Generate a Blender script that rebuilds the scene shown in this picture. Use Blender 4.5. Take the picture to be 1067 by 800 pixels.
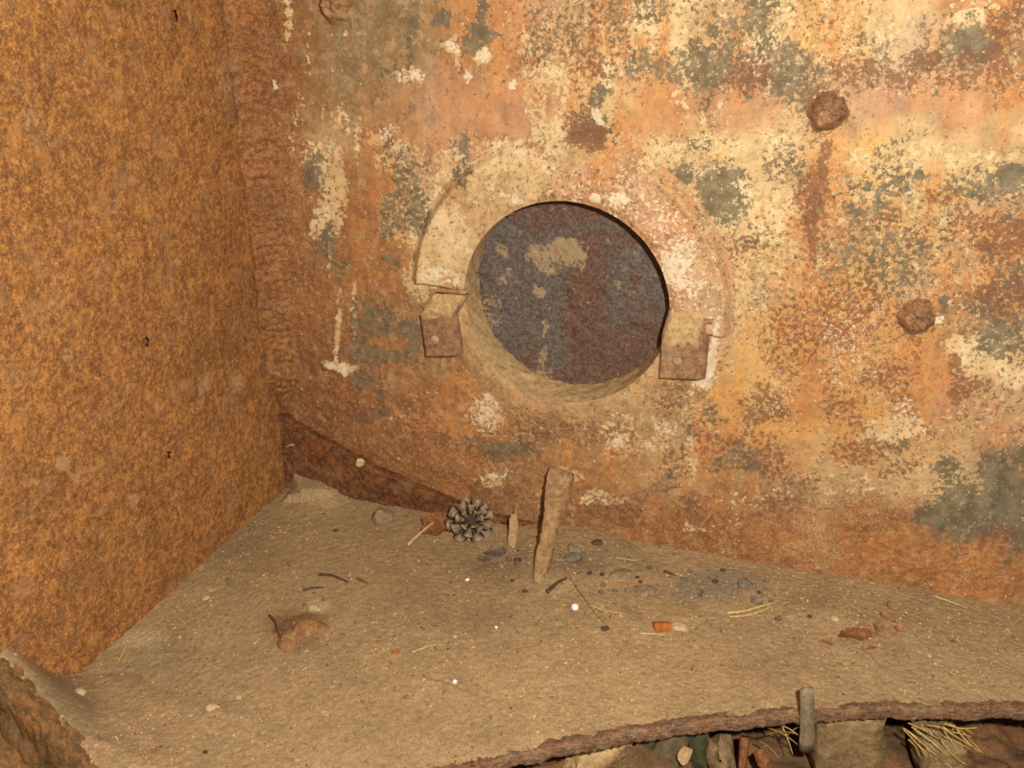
import bpy, bmesh, math, random
import numpy as np
from mathutils import Vector, Matrix
random.seed(7)
for o in list(bpy.data.objects): bpy.data.objects.remove(o)
SC = bpy.context.scene
COL = SC.collection
# ------------------------------------------------------------------ camera, world, flash, exposure
H = 0.55                      # lens height above the ledge (m)
F = 1000.0; CX, CY = 533.5, 400.0
PITCH = math.radians(25.0)
cam_d = bpy.data.cameras.new('camera'); cam = bpy.data.objects.new('camera', cam_d); COL.objects.link(cam)
cam.location = (0, 0, H); cam.rotation_euler = (math.pi/2 - PITCH, 0, 0)
cam_d.sensor_width = 36.0; cam_d.lens = F/1067*36.0; cam_d.clip_start = 0.01
SC.camera = cam
world = bpy.data.worlds.new('world'); SC.world = world; world.use_nodes = True
world.node_tree.nodes['Background'].inputs['Color'].default_value = (1.0, 0.86, 0.68, 1)
world.node_tree.nodes['Background'].inputs['Strength'].default_value = 0.24
fl_d = bpy.data.lights.new('camera_flash', 'POINT'); fl = bpy.data.objects.new('camera_flash', fl_d); COL.objects.link(fl)
fl_d.energy = 45.0; fl_d.shadow_soft_size = 0.012; fl_d.color = (1.0, 0.985, 0.94)
fl.location = (0.075, -0.01, H + 0.065)
SC.view_settings.view_transform = 'Standard'; SC.view_settings.look = 'None'
SC.view_settings.gamma = 1.0; SC.view_settings.use_curve_mapping = False
SC.view_settings.exposure = 0.0

# ------------------------------------------------------------------ image pixel and scene point helpers
cP, sP = math.cos(PITCH), math.sin(PITCH)
CAM = np.array([0, 0, H])
def ray(u, v):
    a, c = (u-CX)/F, -(v-CY)/F
    return np.array([a, cP + sP*c, -sP + cP*c])
def project(X, Y, Z):
    z0 = Z-H
    d = Y*cP - z0*sP; up = Y*sP + z0*cP
    return CX + F*X/d, CY - F*up/d
PHI = math.atan(0.31)
ES = np.array([math.cos(PHI), -math.sin(PHI), 0]); EN = np.array([-math.sin(PHI), -math.cos(PHI), 0])
W0 = np.array([0.1185*H, 1.499*H, 0])
LC = np.array([-0.446*H, 1.674*H, 0])                     # corner on the ground
LD = np.array([-0.203, -0.562, 0]); LD /= np.linalg.norm(LD)
LN = np.array([-LD[1], LD[0], 0])                         # towards the room
if LN[0] < 0: LN = -LN
def hit(u, v, p, n, off=0.0):
    d = ray(u, v); t = np.dot(p + n*off - CAM, n)/np.dot(d, n)
    return CAM + d*t
def on_wall(u, v, off=0.0): return hit(u, v, W0, EN, off)
def on_left(u, v, off=0.0): return hit(u, v, LC, LN, off)
def on_floor(u, v, z=0.0): return hit(u, v, np.array([0, 0, z]), np.array([0, 0, 1.0]))
def wall_sz(u, v):
    p = on_wall(u, v); return float(np.dot(p-W0, ES)), float(p[2])
def wpt(s, z, n=0.0): return W0 + ES*s + np.array([0, 0, z]) + EN*n

# ------------------------------------------------------------------ noise in numpy
def vnoise(x, y, seed):
    rng = np.random.RandomState(seed); T = rng.rand(256, 256)
    xi = np.floor(x).astype(int); yi = np.floor(y).astype(int); fx = x-xi; fy = y-yi
    fx = fx*fx*(3-2*fx); fy = fy*fy*(3-2*fy)
    g = lambda i, j: T[i % 256, j % 256]
    return (g(xi, yi)*(1-fx)+g(xi+1, yi)*fx)*(1-fy) + (g(xi, yi+1)*(1-fx)+g(xi+1, yi+1)*fx)*fy
def fbm(x, y, seed, octs=4, gain=0.5):
    a, s, t = 1.0, 0.0, 0.0
    for k in range(octs):
        s = s + a*vnoise(x*2**k + 17.3*k, y*2**k + 9.1*k, seed+k); t += a; a *= gain
    return s/t
def sstep(a, b, x):
    t = np.clip((x-a)/(b-a), 0, 1); return t*t*(3-2*t)
def lin(c):
    c = np.asarray(c, float)/255.0
    return np.where(c <= 0.04045, c/12.92, ((c+0.055)/1.055)**2.4)
ALB = 0.80                                             # surface reflectance relative to the colour picked
def L(r, g, b, k=None): return tuple(lin((r, g, b))*(ALB if k is None else k)) + (1.0,)

# ------------------------------------------------------------------ mesh helpers
def link(ob, parent=None):
    COL.objects.link(ob)
    if parent is not None: ob.parent = parent
    return ob
def grid_obj(name, P, mat, parent=None, keep=None, attrs=None, smooth=True, wrap=False):
    """P: (n,m,3) points; keep: (n-1,m-1) bool; attrs: dict name -> (n,m,3)."""
    n, m = P.shape[:2]
    i, j = np.meshgrid(np.arange(n-1), np.arange(m-1), indexing='ij')
    q = np.stack([i*m+j, (i+1)*m+j, (i+1)*m+j+1, i*m+j+1], -1)
    q = q[keep] if keep is not None else q.reshape(-1, 4)
    q = q.reshape(-1, 4)
    me = bpy.data.meshes.new(name)
    me.vertices.add(n*m); me.vertices.foreach_set('co', P.reshape(-1).astype(np.float32))
    me.loops.add(q.size); me.loops.foreach_set('vertex_index', q.reshape(-1).astype(np.int32))
    me.polygons.add(len(q)); me.polygons.foreach_set('loop_start', (np.arange(len(q))*4).astype(np.int32))
    me.update(calc_edges=True); me.validate()
    for k, a in (attrs or {}).items():
        at = me.color_attributes.new(k, 'FLOAT_COLOR', 'POINT')
        c = np.ones((n*m, 4), np.float32); c[:, :3] = a.reshape(-1, 3); at.data.foreach_set('color', c.reshape(-1))
    if smooth: me.polygons.foreach_set('use_smooth', np.ones(len(q), bool))
    me.materials.append(mat)
    return link(bpy.data.objects.new(name, me), parent)
def bm_obj(name, bm, mat, parent=None, smooth=True, loc=None):
    me = bpy.data.meshes.new(name); bmesh.ops.recalc_face_normals(bm, faces=bm.faces); bm.to_mesh(me); bm.free()
    if smooth:
        for p in me.polygons: p.use_smooth = True
    me.materials.append(mat)
    o = bpy.data.objects.new(name, me)
    if loc is not None: o.location = loc
    return link(o, parent)
def empty(name, loc, parent=None):
    o = bpy.data.objects.new(name, None); o.location = loc; o.empty_display_size = 0.02
    return link(o, parent)
def tag(o, label=None, cat=None, group=None, kind=None):
    if label: o['label'] = label
    if cat: o['category'] = cat
    if group: o['group'] = group
    if kind: o['kind'] = kind
    return o
def jitter(bm, a, seed, freq=120):
    for v in bm.verts:
        p = np.array(v.co)*freq
        x, y, z = float(p[0]), float(p[1]), float(p[2])
        n = [float(vnoise(np.array([x+z*.7+k*31.]), np.array([y-z*.6+k*13.]), seed+k)[0])-.5 for k in range(3)]
        v.co += Vector(n)*a*2
def rock_bm(rx, ry, rz, seed, rough=0.35, sub=2):
    bm = bmesh.new(); bmesh.ops.create_icosphere(bm, subdivisions=sub, radius=1)
    rng = random.Random(seed)
    for k in range(7):                                   # chop facets
        d = Vector((rng.gauss(0,1), rng.gauss(0,1), rng.gauss(0,1))).normalized(); lim = rng.uniform(.62, .92)
        for v in bm.verts:
            e = v.co.dot(d)-lim
            if e > 0: v.co -= d*e
    for v in bm.verts:
        x, y, z = [float(q)*1.7+50 for q in v.co]
        r = 1 + rough*(float(vnoise(np.array([x+z]), np.array([y+z*.5]), seed)[0])-.5)
        v.co = Vector((v.co.x*rx*r, v.co.y*ry*r, v.co.z*rz*r))
    return bm
def tube_bm(pts, r0, r1=None, sides=6, bm=None):
    bm = bm or bmesh.new(); r1 = r0 if r1 is None else r1
    pts = [Vector(p) for p in pts]; rings = []
    for i, p in enumerate(pts):
        d = (pts[min(i+1, len(pts)-1)]-pts[max(i-1, 0)]).normalized()
        a = d.orthogonal().normalized(); b = d.cross(a); r = r0+(r1-r0)*i/(len(pts)-1)
        if i and rings:                                   # keep rings aligned
            a = (prev_a - d*prev_a.dot(d)).normalized(); b = d.cross(a)
        prev_a = a
        rings.append([bm.verts.new(p + (a*math.cos(t)+b*math.sin(t))*r) for t in [2*math.pi*k/sides for k in range(sides)]])
    for A, B in zip(rings, rings[1:]):
        for k in range(sides): bm.faces.new((A[k], A[(k+1) % sides], B[(k+1) % sides], B[k]))
    bm.faces.new(rings[0][::-1]); bm.faces.new(rings[-1])
    return bm

# ------------------------------------------------------------------ material DSL
class NT:
    def __init__(s, name):
        s.m = bpy.data.materials.new(name); s.m.use_nodes = True; s.t = s.m.node_tree
        s.b = s.t.nodes['Principled BSDF']; s.b.inputs['Specular IOR Level'].default_value = 0.25
        s.tc = s.t.nodes.new('ShaderNodeNewGeometry').outputs['Position']
    def put(s, sock, v):
        if hasattr(v, 'links') or isinstance(v, bpy.types.NodeSocket): s.t.links.new(v, sock)
        else: sock.default_value = v
    def noise(s, scale, detail=3, rough=.55, vec=None, dist=0.0, stretch=None, seed=0):
        v = vec or s.tc
        if stretch or seed:
            mp = s.t.nodes.new('ShaderNodeMapping'); s.put(mp.inputs['Vector'], v)
            mp.inputs['Scale'].default_value = stretch or (1, 1, 1); mp.inputs['Location'].default_value = (seed*1.37, seed*2.11, seed*.73); v = mp.outputs[0]
        n = s.t.nodes.new('ShaderNodeTexNoise'); s.put(n.inputs['Vector'], v)
        n.inputs['Scale'].default_value = scale; n.inputs['Detail'].default_value = detail; n.inputs['Roughness'].default_value = rough; n.inputs['Distortion'].default_value = dist
        return n.outputs['Fac']
    def voro(s, scale, seed=0):
        mp = s.t.nodes.new('ShaderNodeMapping'); s.put(mp.inputs['Vector'], s.tc); mp.inputs['Location'].default_value = (seed*1.7, seed*.9, seed*2.3)
        n = s.t.nodes.new('ShaderNodeTexVoronoi'); s.put(n.inputs['Vector'], mp.outputs[0]); n.inputs['Scale'].default_value = scale
        return n.outputs['Distance'], n.outputs['Color']
    def math(s, op, a, b=0.0, c=None):
        n = s.t.nodes.new('ShaderNodeMath'); n.operation = op; s.put(n.inputs[0], a); s.put(n.inputs[1], b)
        if c is not None: s.put(n.inputs[2], c)
        return n.outputs[0]
    def step(s, x, lo, hi, a=0.0, b=1.0):
        n = s.t.nodes.new('ShaderNodeMapRange'); n.interpolation_type = 'SMOOTHSTEP'
        s.put(n.inputs['Value'], x); n.inputs['From Min'].default_value = lo; n.inputs['From Max'].default_value = hi
        n.inputs['To Min'].default_value = a; n.inputs['To Max'].default_value = b
        return n.outputs['Result']
    def mix(s, f, a, b, blend='MIX'):
        n = s.t.nodes.new('ShaderNodeMix'); n.data_type = 'RGBA'; n.blend_type = blend
        s.put(n.inputs['Factor'], f); s.put(n.inputs['A'], a); s.put(n.inputs['B'], b)
        # sockets named A/B exist per type: use indices for the colour ones
        return n.outputs[2]
    def attr(s, name):
        n = s.t.nodes.new('ShaderNodeAttribute'); n.attribute_name = name
        sp = s.t.nodes.new('ShaderNodeSeparateColor'); s.t.links.new(n.outputs['Color'], sp.inputs[0])
        return n.outputs['Color'], sp.outputs[0], sp.outputs[1], sp.outputs[2]
    def val(s, col, f):                                   # multiply a colour by a scalar socket
        n = s.t.nodes.new('ShaderNodeVectorMath'); n.operation = 'SCALE'; s.put(n.inputs[0], col); s.put(n.inputs['Scale'], f)
        return n.outputs[0]
    def done(s, col, rough=.85, height=None, strength=.5, dist=.001):
        s.put(s.b.inputs['Base Color'], col); s.put(s.b.inputs['Roughness'], rough)
        if height is not None:
            bp = s.t.nodes.new('ShaderNodeBump'); s.put(bp.inputs['Height'], height); bp.inputs['Strength'].default_value = strength; bp.inputs['Distance'].default_value = dist
            s.t.links.new(bp.outputs[0], s.b.inputs['Normal'])
        return s.m
def _mix(s, f, a, b, blend='MIX'):
    n = s.t.nodes.new('ShaderNodeMix'); n.data_type = 'RGBA'; n.blend_type = blend
    s.put(n.inputs[0], f); s.put(n.inputs[6], a); s.put(n.inputs[7], b)
    return n.outputs[2]
NT.mix = _mix
def flake(g, mask, noise, amp=2.6, w=.05):
    """crisp-edged patches whose density follows a painted mask"""
    x = g.math('MULTIPLY_ADD', g.math('SUBTRACT', noise, .5), amp, mask)
    return g.step(x, .5-w, .5+w)

def mat_wall():
    g = NT('flaking_paint_on_rust')
    tint, _, _, _ = g.attr('tint')
    _, cream, grey, brown = g.attr('mask_a')
    _, orange, white, grain = g.attr('mask_b')
    n1 = g.noise(60, 5, .65); n2 = g.noise(230, 4, .65, seed=2); n3 = g.noise(620, 3, .6, seed=3)
    drip = g.noise(75, 4, .6, stretch=(1, 1, .16), seed=5)
    # ground: tint varied in value and warmth
    c = g.val(tint, g.step(n1, .25, .75, .74, 1.26))
    c = g.mix(g.math('MULTIPLY', g.step(n2, .45, .75), .55), c, L(196, 138, 86))
    c = g.mix(g.math('MULTIPLY', g.step(n2, .50, .28), .50), c, L(130, 88, 54))
    c = g.mix(g.math('MULTIPLY', g.step(g.noise(95, 5, .7, seed=14), .50, .64), .45), c, L(204, 166, 116))
    c = g.mix(g.math('MULTIPLY', g.step(drip, .50, .72), .30), c, L(190, 114, 62))
    c = g.mix(g.math('MULTIPLY', g.step(drip, .46, .28), .28), c, L(196, 158, 108))
    run = g.noise(120, 6, .75, stretch=(1, 1, .09), seed=15); c = g.val(c, g.step(run, .3, .7, .92, 1.07))
    # granular rust
    gr = g.math('MULTIPLY', grain, g.step(n3, .40, .64)); c = g.mix(g.math('MULTIPLY', gr, .65), c, L(92, 54, 30))
    gr2 = g.math('MULTIPLY', grain, g.step(g.noise(540, 3, .6, seed=9), .53, .66)); c = g.mix(g.math('MULTIPLY', gr2, .75), c, L(198, 126, 68))
    # cream paint
    nf = g.noise(190, 6, .72, seed=11)
    fc = flake(g, cream, nf, 2.8, .05)
    cc = g.mix(g.step(g.noise(45, 4, .6, seed=12), .3, .7), L(206, 170, 116), L(232, 202, 150))
    cc = g.mix(g.math('MULTIPLY', g.step(drip, .50, .70), .45), cc, L(214, 152, 82))
    c = g.mix(g.math('MULTIPLY', fc, .92), c, cc)
    # orange stain (soft, runs downwards)
    so = g.math('MULTIPLY', orange, g.step(g.math('ADD', g.math('MULTIPLY', drip, .6), g.math('MULTIPLY', n1, .5)), .42, .66))
    c = g.mix(g.math('MULTIPLY', so, .8), c, g.mix(g.step(n2, .35, .65), L(216, 158, 82), L(184, 106, 56)))
    # grey-green undercoat where the paint has chipped
    ng = g.noise(240, 6, .76, seed=21)
    fg = flake(g, grey, ng, 4.2, .08)
    gc = g.mix(g.step(g.noise(90, 3, .6, seed=22), .35, .65), L(96, 86, 62), L(130, 116, 88))
    c = g.mix(g.math('MULTIPLY', fg, .90), c, gc)
    # dark brown pits
    nb = g.noise(260, 6, .72, seed=31)
    fb = flake(g, brown, nb, 3.4, .13)
    c = g.mix(g.math('MULTIPLY', fb, .82), c, g.mix(n3, L(104, 68, 46), L(152, 98, 62)))
    # small bright chips and scuffs
    fw = flake(g, white, g.noise(330, 5, .7, seed=41), 3.2, .08)
    c = g.mix(g.math('MULTIPLY', fw, .85), c, L(232, 210, 172))
    d, _ = g.voro(150, 4); sp = g.math('MULTIPLY', g.step(d, .12, .06), g.step(g.noise(40, 2, .5, seed=44), .55, .62))
    c = g.mix(g.math('MULTIPLY', sp, .7), c, L(226, 200, 160))
    h = g.math('ADD', g.math('MULTIPLY', n3, .45), g.math('MULTIPLY', n2, .7))
    h = g.math('SUBTRACT', h, g.math('MULTIPLY', g.math('ADD', fg, fb), .25)); h = g.math('ADD', h, g.math('MULTIPLY', fc, .2))
    return g.done(c, g.math('MULTIPLY_ADD', n2, .3, .55), h, .55, .0012)

def mat_rust(name, dark, mid, hot, pale=(170, 130, 90), use_tint=False, sc=1.0, bump=.8, pale_amt=.5):
    g = NT(name)
    a = g.noise(55*sc, 6, .7); b = g.noise(200*sc, 6, .78, seed=2); c3 = g.noise(560*sc, 5, .75, seed=4)
    c = g.mix(g.step(b, .36, .62), L(*dark), L(*mid))
    c = g.mix(g.math('MULTIPLY', g.step(g.math('ADD', g.math('MULTIPLY', b, .6), g.math('MULTIPLY', c3, .6)), .56, .74), .85), c, L(*hot))
    c = g.mix(g.math('MULTIPLY', g.step(c3, .50, .34), .55), c, L(dark[0]*.72, dark[1]*.7, dark[2]*.7))
    c = g.mix(g.math('MULTIPLY', g.step(g.noise(150*sc, 4, .7, seed=7), .60, .72), pale_amt), c, L(*pale))
    c = g.val(c, g.step(a, .28, .72, .80, 1.20))
    c = g.mix(g.math('MULTIPLY', g.step(g.noise(38*sc, 6, .72, seed=21), .50, .68), .45), c, L(*pale))
    c = g.mix(g.math('MULTIPLY', g.step(g.noise(60*sc, 6, .72, seed=23), .52, .66), .45), c, L(*hot))
    d, _ = g.voro(130*sc, 3); sp = g.math('MULTIPLY', g.step(d, .11, .05), g.step(g.noise(50*sc, 2, .5, seed=8), .56, .64))
    c = g.mix(g.math('MULTIPLY', sp, .6), c, L(214, 184, 140))
    if use_tint:
        t, r_, g_, b_ = g.attr('tint')
        c = g.mix(.55, c, g.mix(1.0, c, t, 'MULTIPLY'))
        c = g.mix(g.math('MULTIPLY', .75, flake(g, g.math('SUBTRACT', g.attr('mask_a')[1], .12), g.noise(260, 6, .78, seed=13), 4.2, .15)), c, L(184, 146, 104))
    return g.done(c, .9, g.math('ADD', g.math('MULTIPLY', b, .8), g.math('MULTIPLY', c3, .5)), bump, .0016)
def mat_dirt():
    g = NT('dusty_dirt')
    t, _, _, _ = g.attr('tint')
    a = g.noise(26, 4, .6); b = g.noise(170, 5, .7, seed=2); c3 = g.noise(560, 5, .72, seed=4); f = g.noise(1300, 3, .6, seed=6)
    c = g.val(t, g.step(a, .3, .7, .90, 1.08))
    c = g.val(c, g.step(b, .3, .7, .86, 1.12))
    c = g.val(c, g.step(c3, .32, .68, .74, 1.18)); c = g.val(c, g.step(f, .3, .7, .86, 1.12))
    c = g.mix(g.math('MULTIPLY', g.step(b, .40, .30), .45), c, L(108, 82, 56))
    c = g.mix(g.math('MULTIPLY', g.step(c3, .64, .74), .6), c, L(208, 172, 122))
    c = g.mix(g.math('MULTIPLY', g.step(c3, .35, .27), .55), c, L(96, 68, 44))
    r = g.math('MULTIPLY', g.step(g.noise(420, 3, .6, seed=8), .62, .70), g.step(a, .45, .6)); c = g.mix(g.math('MULTIPLY', r, .5), c, L(172, 104, 60))
    v1, _ = g.voro(420, 5); gm = g.step(g.noise(60, 3, .6, seed=17), .42, .60)
    pb = g.math('MULTIPLY', g.step(v1, .34, .20), gm); _, vc = g.voro(420, 5)
    c = g.mix(g.math('MULTIPLY', pb, .30), c, g.mix(.8, L(184, 150, 106), g.mix(1.0, L(255, 214, 160), vc, 'MULTIPLY')))
    h = g.math('ADD', g.math('ADD', g.math('MULTIPLY', b, .4), g.math('MULTIPLY', c3, .5)), g.math('ADD', g.math('MULTIPLY', f, .3), g.math('MULTIPLY', pb, .35)))
    return g.done(c, .95, h, .6, .0014)
def mat_simple(name, c1, c2, sc=200, rough=.85, stretch=None, bump=.4, dist=.0008, c3=None, amt3=.6):
    g = NT(name)
    n = g.noise(sc, 4, .65, stretch=stretch); m = g.noise(sc*3.1, 3, .6, seed=3)
    c = g.mix(g.step(n, .34, .66), L(*c1), L(*c2))
    c = g.val(c, g.step(m, .3, .7, .82, 1.16))
    if c3: c = g.mix(g.math('MULTIPLY', g.step(g.noise(sc*.8, 4, .7, seed=9), .50, .60), amt3), c, L(*c3))
    return g.done(c, rough, g.math('ADD', n, g.math('MULTIPLY', m, .5)), bump, dist)

M_WALL = mat_wall()
M_LEFT = mat_rust('orange_rust_plate', (122, 78, 42), (158, 104, 54), (204, 140, 68), (160, 122, 86), True, 1.0, .7, .40)
M_WELD = mat_rust('weld_rust', (116, 74, 44), (150, 98, 56), (188, 124, 66), (170, 132, 94), False, 1.0, .7, .8)
M_BAND = mat_rust('dark_base_rust', (84, 52, 30), (118, 72, 40), (160, 98, 50), (150, 116, 80), False, 1.0, .9, .5)
M_RIM = mat_rust('rim_rust', (104, 78, 60), (136, 102, 74), (164, 112, 68), (180, 148, 108), False, 1.2, .8, .9)
M_RIMTOP = mat_rust('rim_scale', (92, 70, 58), (120, 94, 76), (148, 116, 86), (178, 146, 104), False, 1.2, .9, .9)
M_DIRT = mat_dirt()
M_BOLT = mat_rust('bolt_rust', (116, 78, 50), (156, 110, 72), (188, 136, 86), (196, 162, 120), False, 1.2, .8, .9)
M_BRK = mat_rust('bracket_rust', (120, 89, 66), (152, 114, 82), (180, 128, 82), (190, 156, 114), False, .9, .5, .6)
M_DUST = mat_simple('settled_dust', (176, 138, 90), (204, 168, 116), 160, .95, bump=.6, dist=.0014)
M_STRIP = mat_simple('dusty_strip_metal', (150, 112, 74), (182, 144, 98), 150, .9, bump=.5, c3=(132, 90, 56))

# ------------------------------------------------------------------ the painted map of the end wall (u, v are image pixel coordinates)
PAL = dict(R=(138,90,50), r=(160,108,62), o=(190,128,74), O=(208,156,90), p=(190,138,98), P=(178,136,106), t=(188,152,104), c=(208,172,118),
           C=(222,190,134), g=(132,110,74), G=(116,104,80), d=(154,116,74), m=(166,126,90), y=(214,168,96), k=(112,70,44), w=(200,170,130))
TG = ["RRggdoptoCtcyccood",      # v = 0, columns u = 250, 300, ... 1100
      "RRgggootocttycwtdd",
      "rRgdPpppcopptPPpoo",
      "rrtrpppcoccccycccc",
      "rrrrtrcpoCCcoOcctG",
      "rrrrtccPppcyotOtod",
      "rrrrdcppppctoOtood",
      "rrrrgdpppmcOooOdcc",
      "rrRrrdtdtdyOoOopwt",
      "rRRroodddtoOOOotpo",
      "RRRRrrdrdtrmttccGG",
      "RRRRrrdrrrrrtrrGGG",
      "RRRRRrrrrRrrrrrorr",
      "RRRRRrrrrRrrrrrorr"]
TINT = np.array([[lin(PAL[ch]) for ch in row] for row in TG])*ALB
BL = {k: [] for k in ('cream', 'grey', 'brown', 'orange', 'white', 'grain')}
def add(layer, rows):
    for r in rows: BL[layer].append(tuple(r) + ((0,) if len(r) == 5 else ()))
# u, v, ru, rv, strength (, rotation in degrees)
add('cream', [(585,110,42,55,.75),(625,110,28,30,.7),(560,100,20,28,.6),(575,45,45,25,.5),(640,60,20,40,.6),(680,25,22,30,.7),(700,30,18,40,.65,-8),(735,35,20,12,.4),
 (748,50,20,10,.55),(805,20,28,40,.65),(835,65,16,12,.55),(790,58,18,14,.55),(712,100,10,35,.7),(745,120,30,16,.5),(760,160,75,26,.85),(690,160,45,28,.7),(640,160,30,25,.6),(610,165,20,18,.5),
 (780,215,55,45,.85),(740,265,35,40,.75),(765,300,30,30,.65),(800,260,30,30,.5),(870,20,22,30,.6),(925,25,40,26,.6),(905,45,20,26,.5),(975,60,24,14,.45),(1015,20,20,14,.75),
 (960,165,110,18,.8),(930,190,70,14,.5),(1010,185,40,14,.5),(915,205,26,14,.6),(885,130,40,20,.45),(905,250,60,30,.35),(1020,375,40,24,.95,10),(995,360,16,10,.8),(1055,395,26,18,.8),
 (930,445,34,18,.75),(915,475,22,12,.4),(1040,330,20,12,.4),(770,330,24,30,.5),(780,400,16,24,.5),(745,440,14,18,.4),(455,245,30,48,.8,15),(440,285,20,26,.7),(480,170,26,20,.6),(525,165,50,18,.7),
 (505,200,24,20,.5),(560,180,30,12,.5),(330,160,26,22,.65),(345,190,16,30,.75),(340,220,12,22,.7,-10),(352,235,8,22,.7,-22),(330,225,6,26,.6,-12),(312,120,10,36,.55,-18),(345,255,3,40,.6,-3),(352,345,3,40,.75,-3),(370,330,3,44,.6),(358,382,22,5,.8),
 (375,130,20,20,.4),(355,120,10,26,.5),(420,165,20,26,.6),(400,170,14,16,.55),(415,225,20,30,.55),(440,190,26,24,.45),(395,145,14,8,.7),(425,75,12,12,.6),(475,60,6,34,.55),(505,60,8,10,.7),(465,50,8,8,.6),
 (510,425,14,26,.6),(515,495,20,14,.55),(640,440,22,14,.5),(655,465,36,16,.5),(690,450,20,30,.4),(720,480,6,28,.6),(628,518,22,7,.8),(590,495,16,8,.6),(700,500,20,20,.3),(560,520,20,12,.3),(790,520,60,16,.3),(890,505,40,20,.35),
 (375,483,6,5,.95),(420,430,12,4,.4),(755,545,25,10,.3),(725,548,14,4,.5)])
add('grey', [(785,12,16,18,.8),(800,45,14,46,.6),(822,75,26,34,.75),(838,95,26,40,.6),(735,70,40,22,.75,-10),(760,35,24,22,.55),(700,70,24,22,.6),(670,75,22,18,.6),(680,10,24,14,.5),(650,30,10,24,.45),(665,62,14,10,.7),
 (728,85,20,12,.7),(735,95,12,24,.5),(775,75,14,22,.5),(715,10,16,20,.4),(745,195,20,38,.95,-12),(765,215,20,24,.75),(710,178,12,14,.9),(730,160,16,20,.55),(770,175,14,14,.5),(700,190,20,14,.4),(730,225,10,28,.6),(790,240,18,30,.45,-30),(820,175,20,24,.6),(800,170,8,16,.6),
 (640,15,12,14,.5),(600,30,50,24,.42),(560,20,26,20,.4),(560,55,22,20,.45),(502,12,5,28,.9),(505,34,16,10,.95,-15),(492,46,9,8,.9),(465,18,8,8,.9),(425,60,6,22,.7),(432,20,10,22,.7,12),(410,72,12,8,.7),(418,75,8,8,.7),(396,65,6,6,.8),
 (402,95,5,12,.6),(430,190,16,30,.6),(420,205,10,40,.65),(440,215,14,26,.75),(405,225,8,22,.65),(410,270,8,14,.55),(478,150,12,12,.6),(486,160,5,22,.7),(480,180,8,14,.6),(405,155,8,18,.55),(330,178,12,20,.85),(325,155,14,6,.5),(345,250,9,24,.8,-8),(355,285,10,12,.6),(320,190,6,12,.5),
 (395,330,26,18,.65,-20),(375,345,10,26,.6),(400,372,40,9,.8,-8),(430,345,16,12,.8),(385,395,20,14,.55),(395,412,8,8,.6),(432,365,16,10,.6),(435,310,14,10,.4),(400,425,10,8,.5),(390,435,6,8,.6),(378,440,8,8,.5),
 (625,105,10,16,.85,-25),(620,130,20,14,.75),(605,140,10,12,.7),(640,80,20,4,.6),(525,470,40,8,.8),(545,465,14,8,.7),(495,460,20,6,.6),(900,35,8,20,.5),(920,10,30,10,.35),(965,30,16,12,.5),(1015,45,26,22,.85,-20),(985,55,14,12,.7),(1030,30,22,14,.5),(920,50,8,10,.6),(960,65,20,12,.5),
 (925,165,22,16,.75),(940,180,20,12,.55),(920,195,40,12,.55),(960,185,10,10,.6),(1050,185,24,16,.9),(1005,200,20,10,.6),(1025,205,14,12,.7),(1015,180,30,10,.5),(1055,215,14,18,.5),(890,220,10,14,.7),(915,215,10,10,.8),(900,225,14,8,.6),(850,220,10,24,.5),(910,260,50,40,.48),(950,265,26,30,.5),(985,240,10,30,.45),(930,290,40,30,.48),(880,285,30,20,.4),
 (1045,340,32,20,.75,15),(1030,320,22,20,.65),(1040,360,24,14,.7),(1062,350,16,30,.7),(985,315,6,12,.8),(1060,290,20,20,.6),(1040,265,20,16,.4),(770,475,22,16,.65),(785,490,16,8,.7),(755,483,14,6,.6),(718,448,14,12,.6),(745,430,14,16,.5),(770,440,10,8,.5),(690,505,12,12,.5),(720,525,20,6,.4),(710,470,14,14,.4),
 (985,535,38,16,.98,8),(1000,520,24,22,.75),(965,545,20,10,.6),(990,490,14,10,.8),(1015,550,26,12,.6),(1045,500,12,24,.85),(1050,480,26,12,.7),(1040,520,30,30,.7),(1062,545,14,22,.9),(1030,490,14,12,.7),(1020,530,20,20,.7),(940,465,14,10,.5),(830,400,14,14,.4),(870,270,24,12,.35),(860,260,8,8,.5),(1000,565,30,8,.4)])
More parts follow.
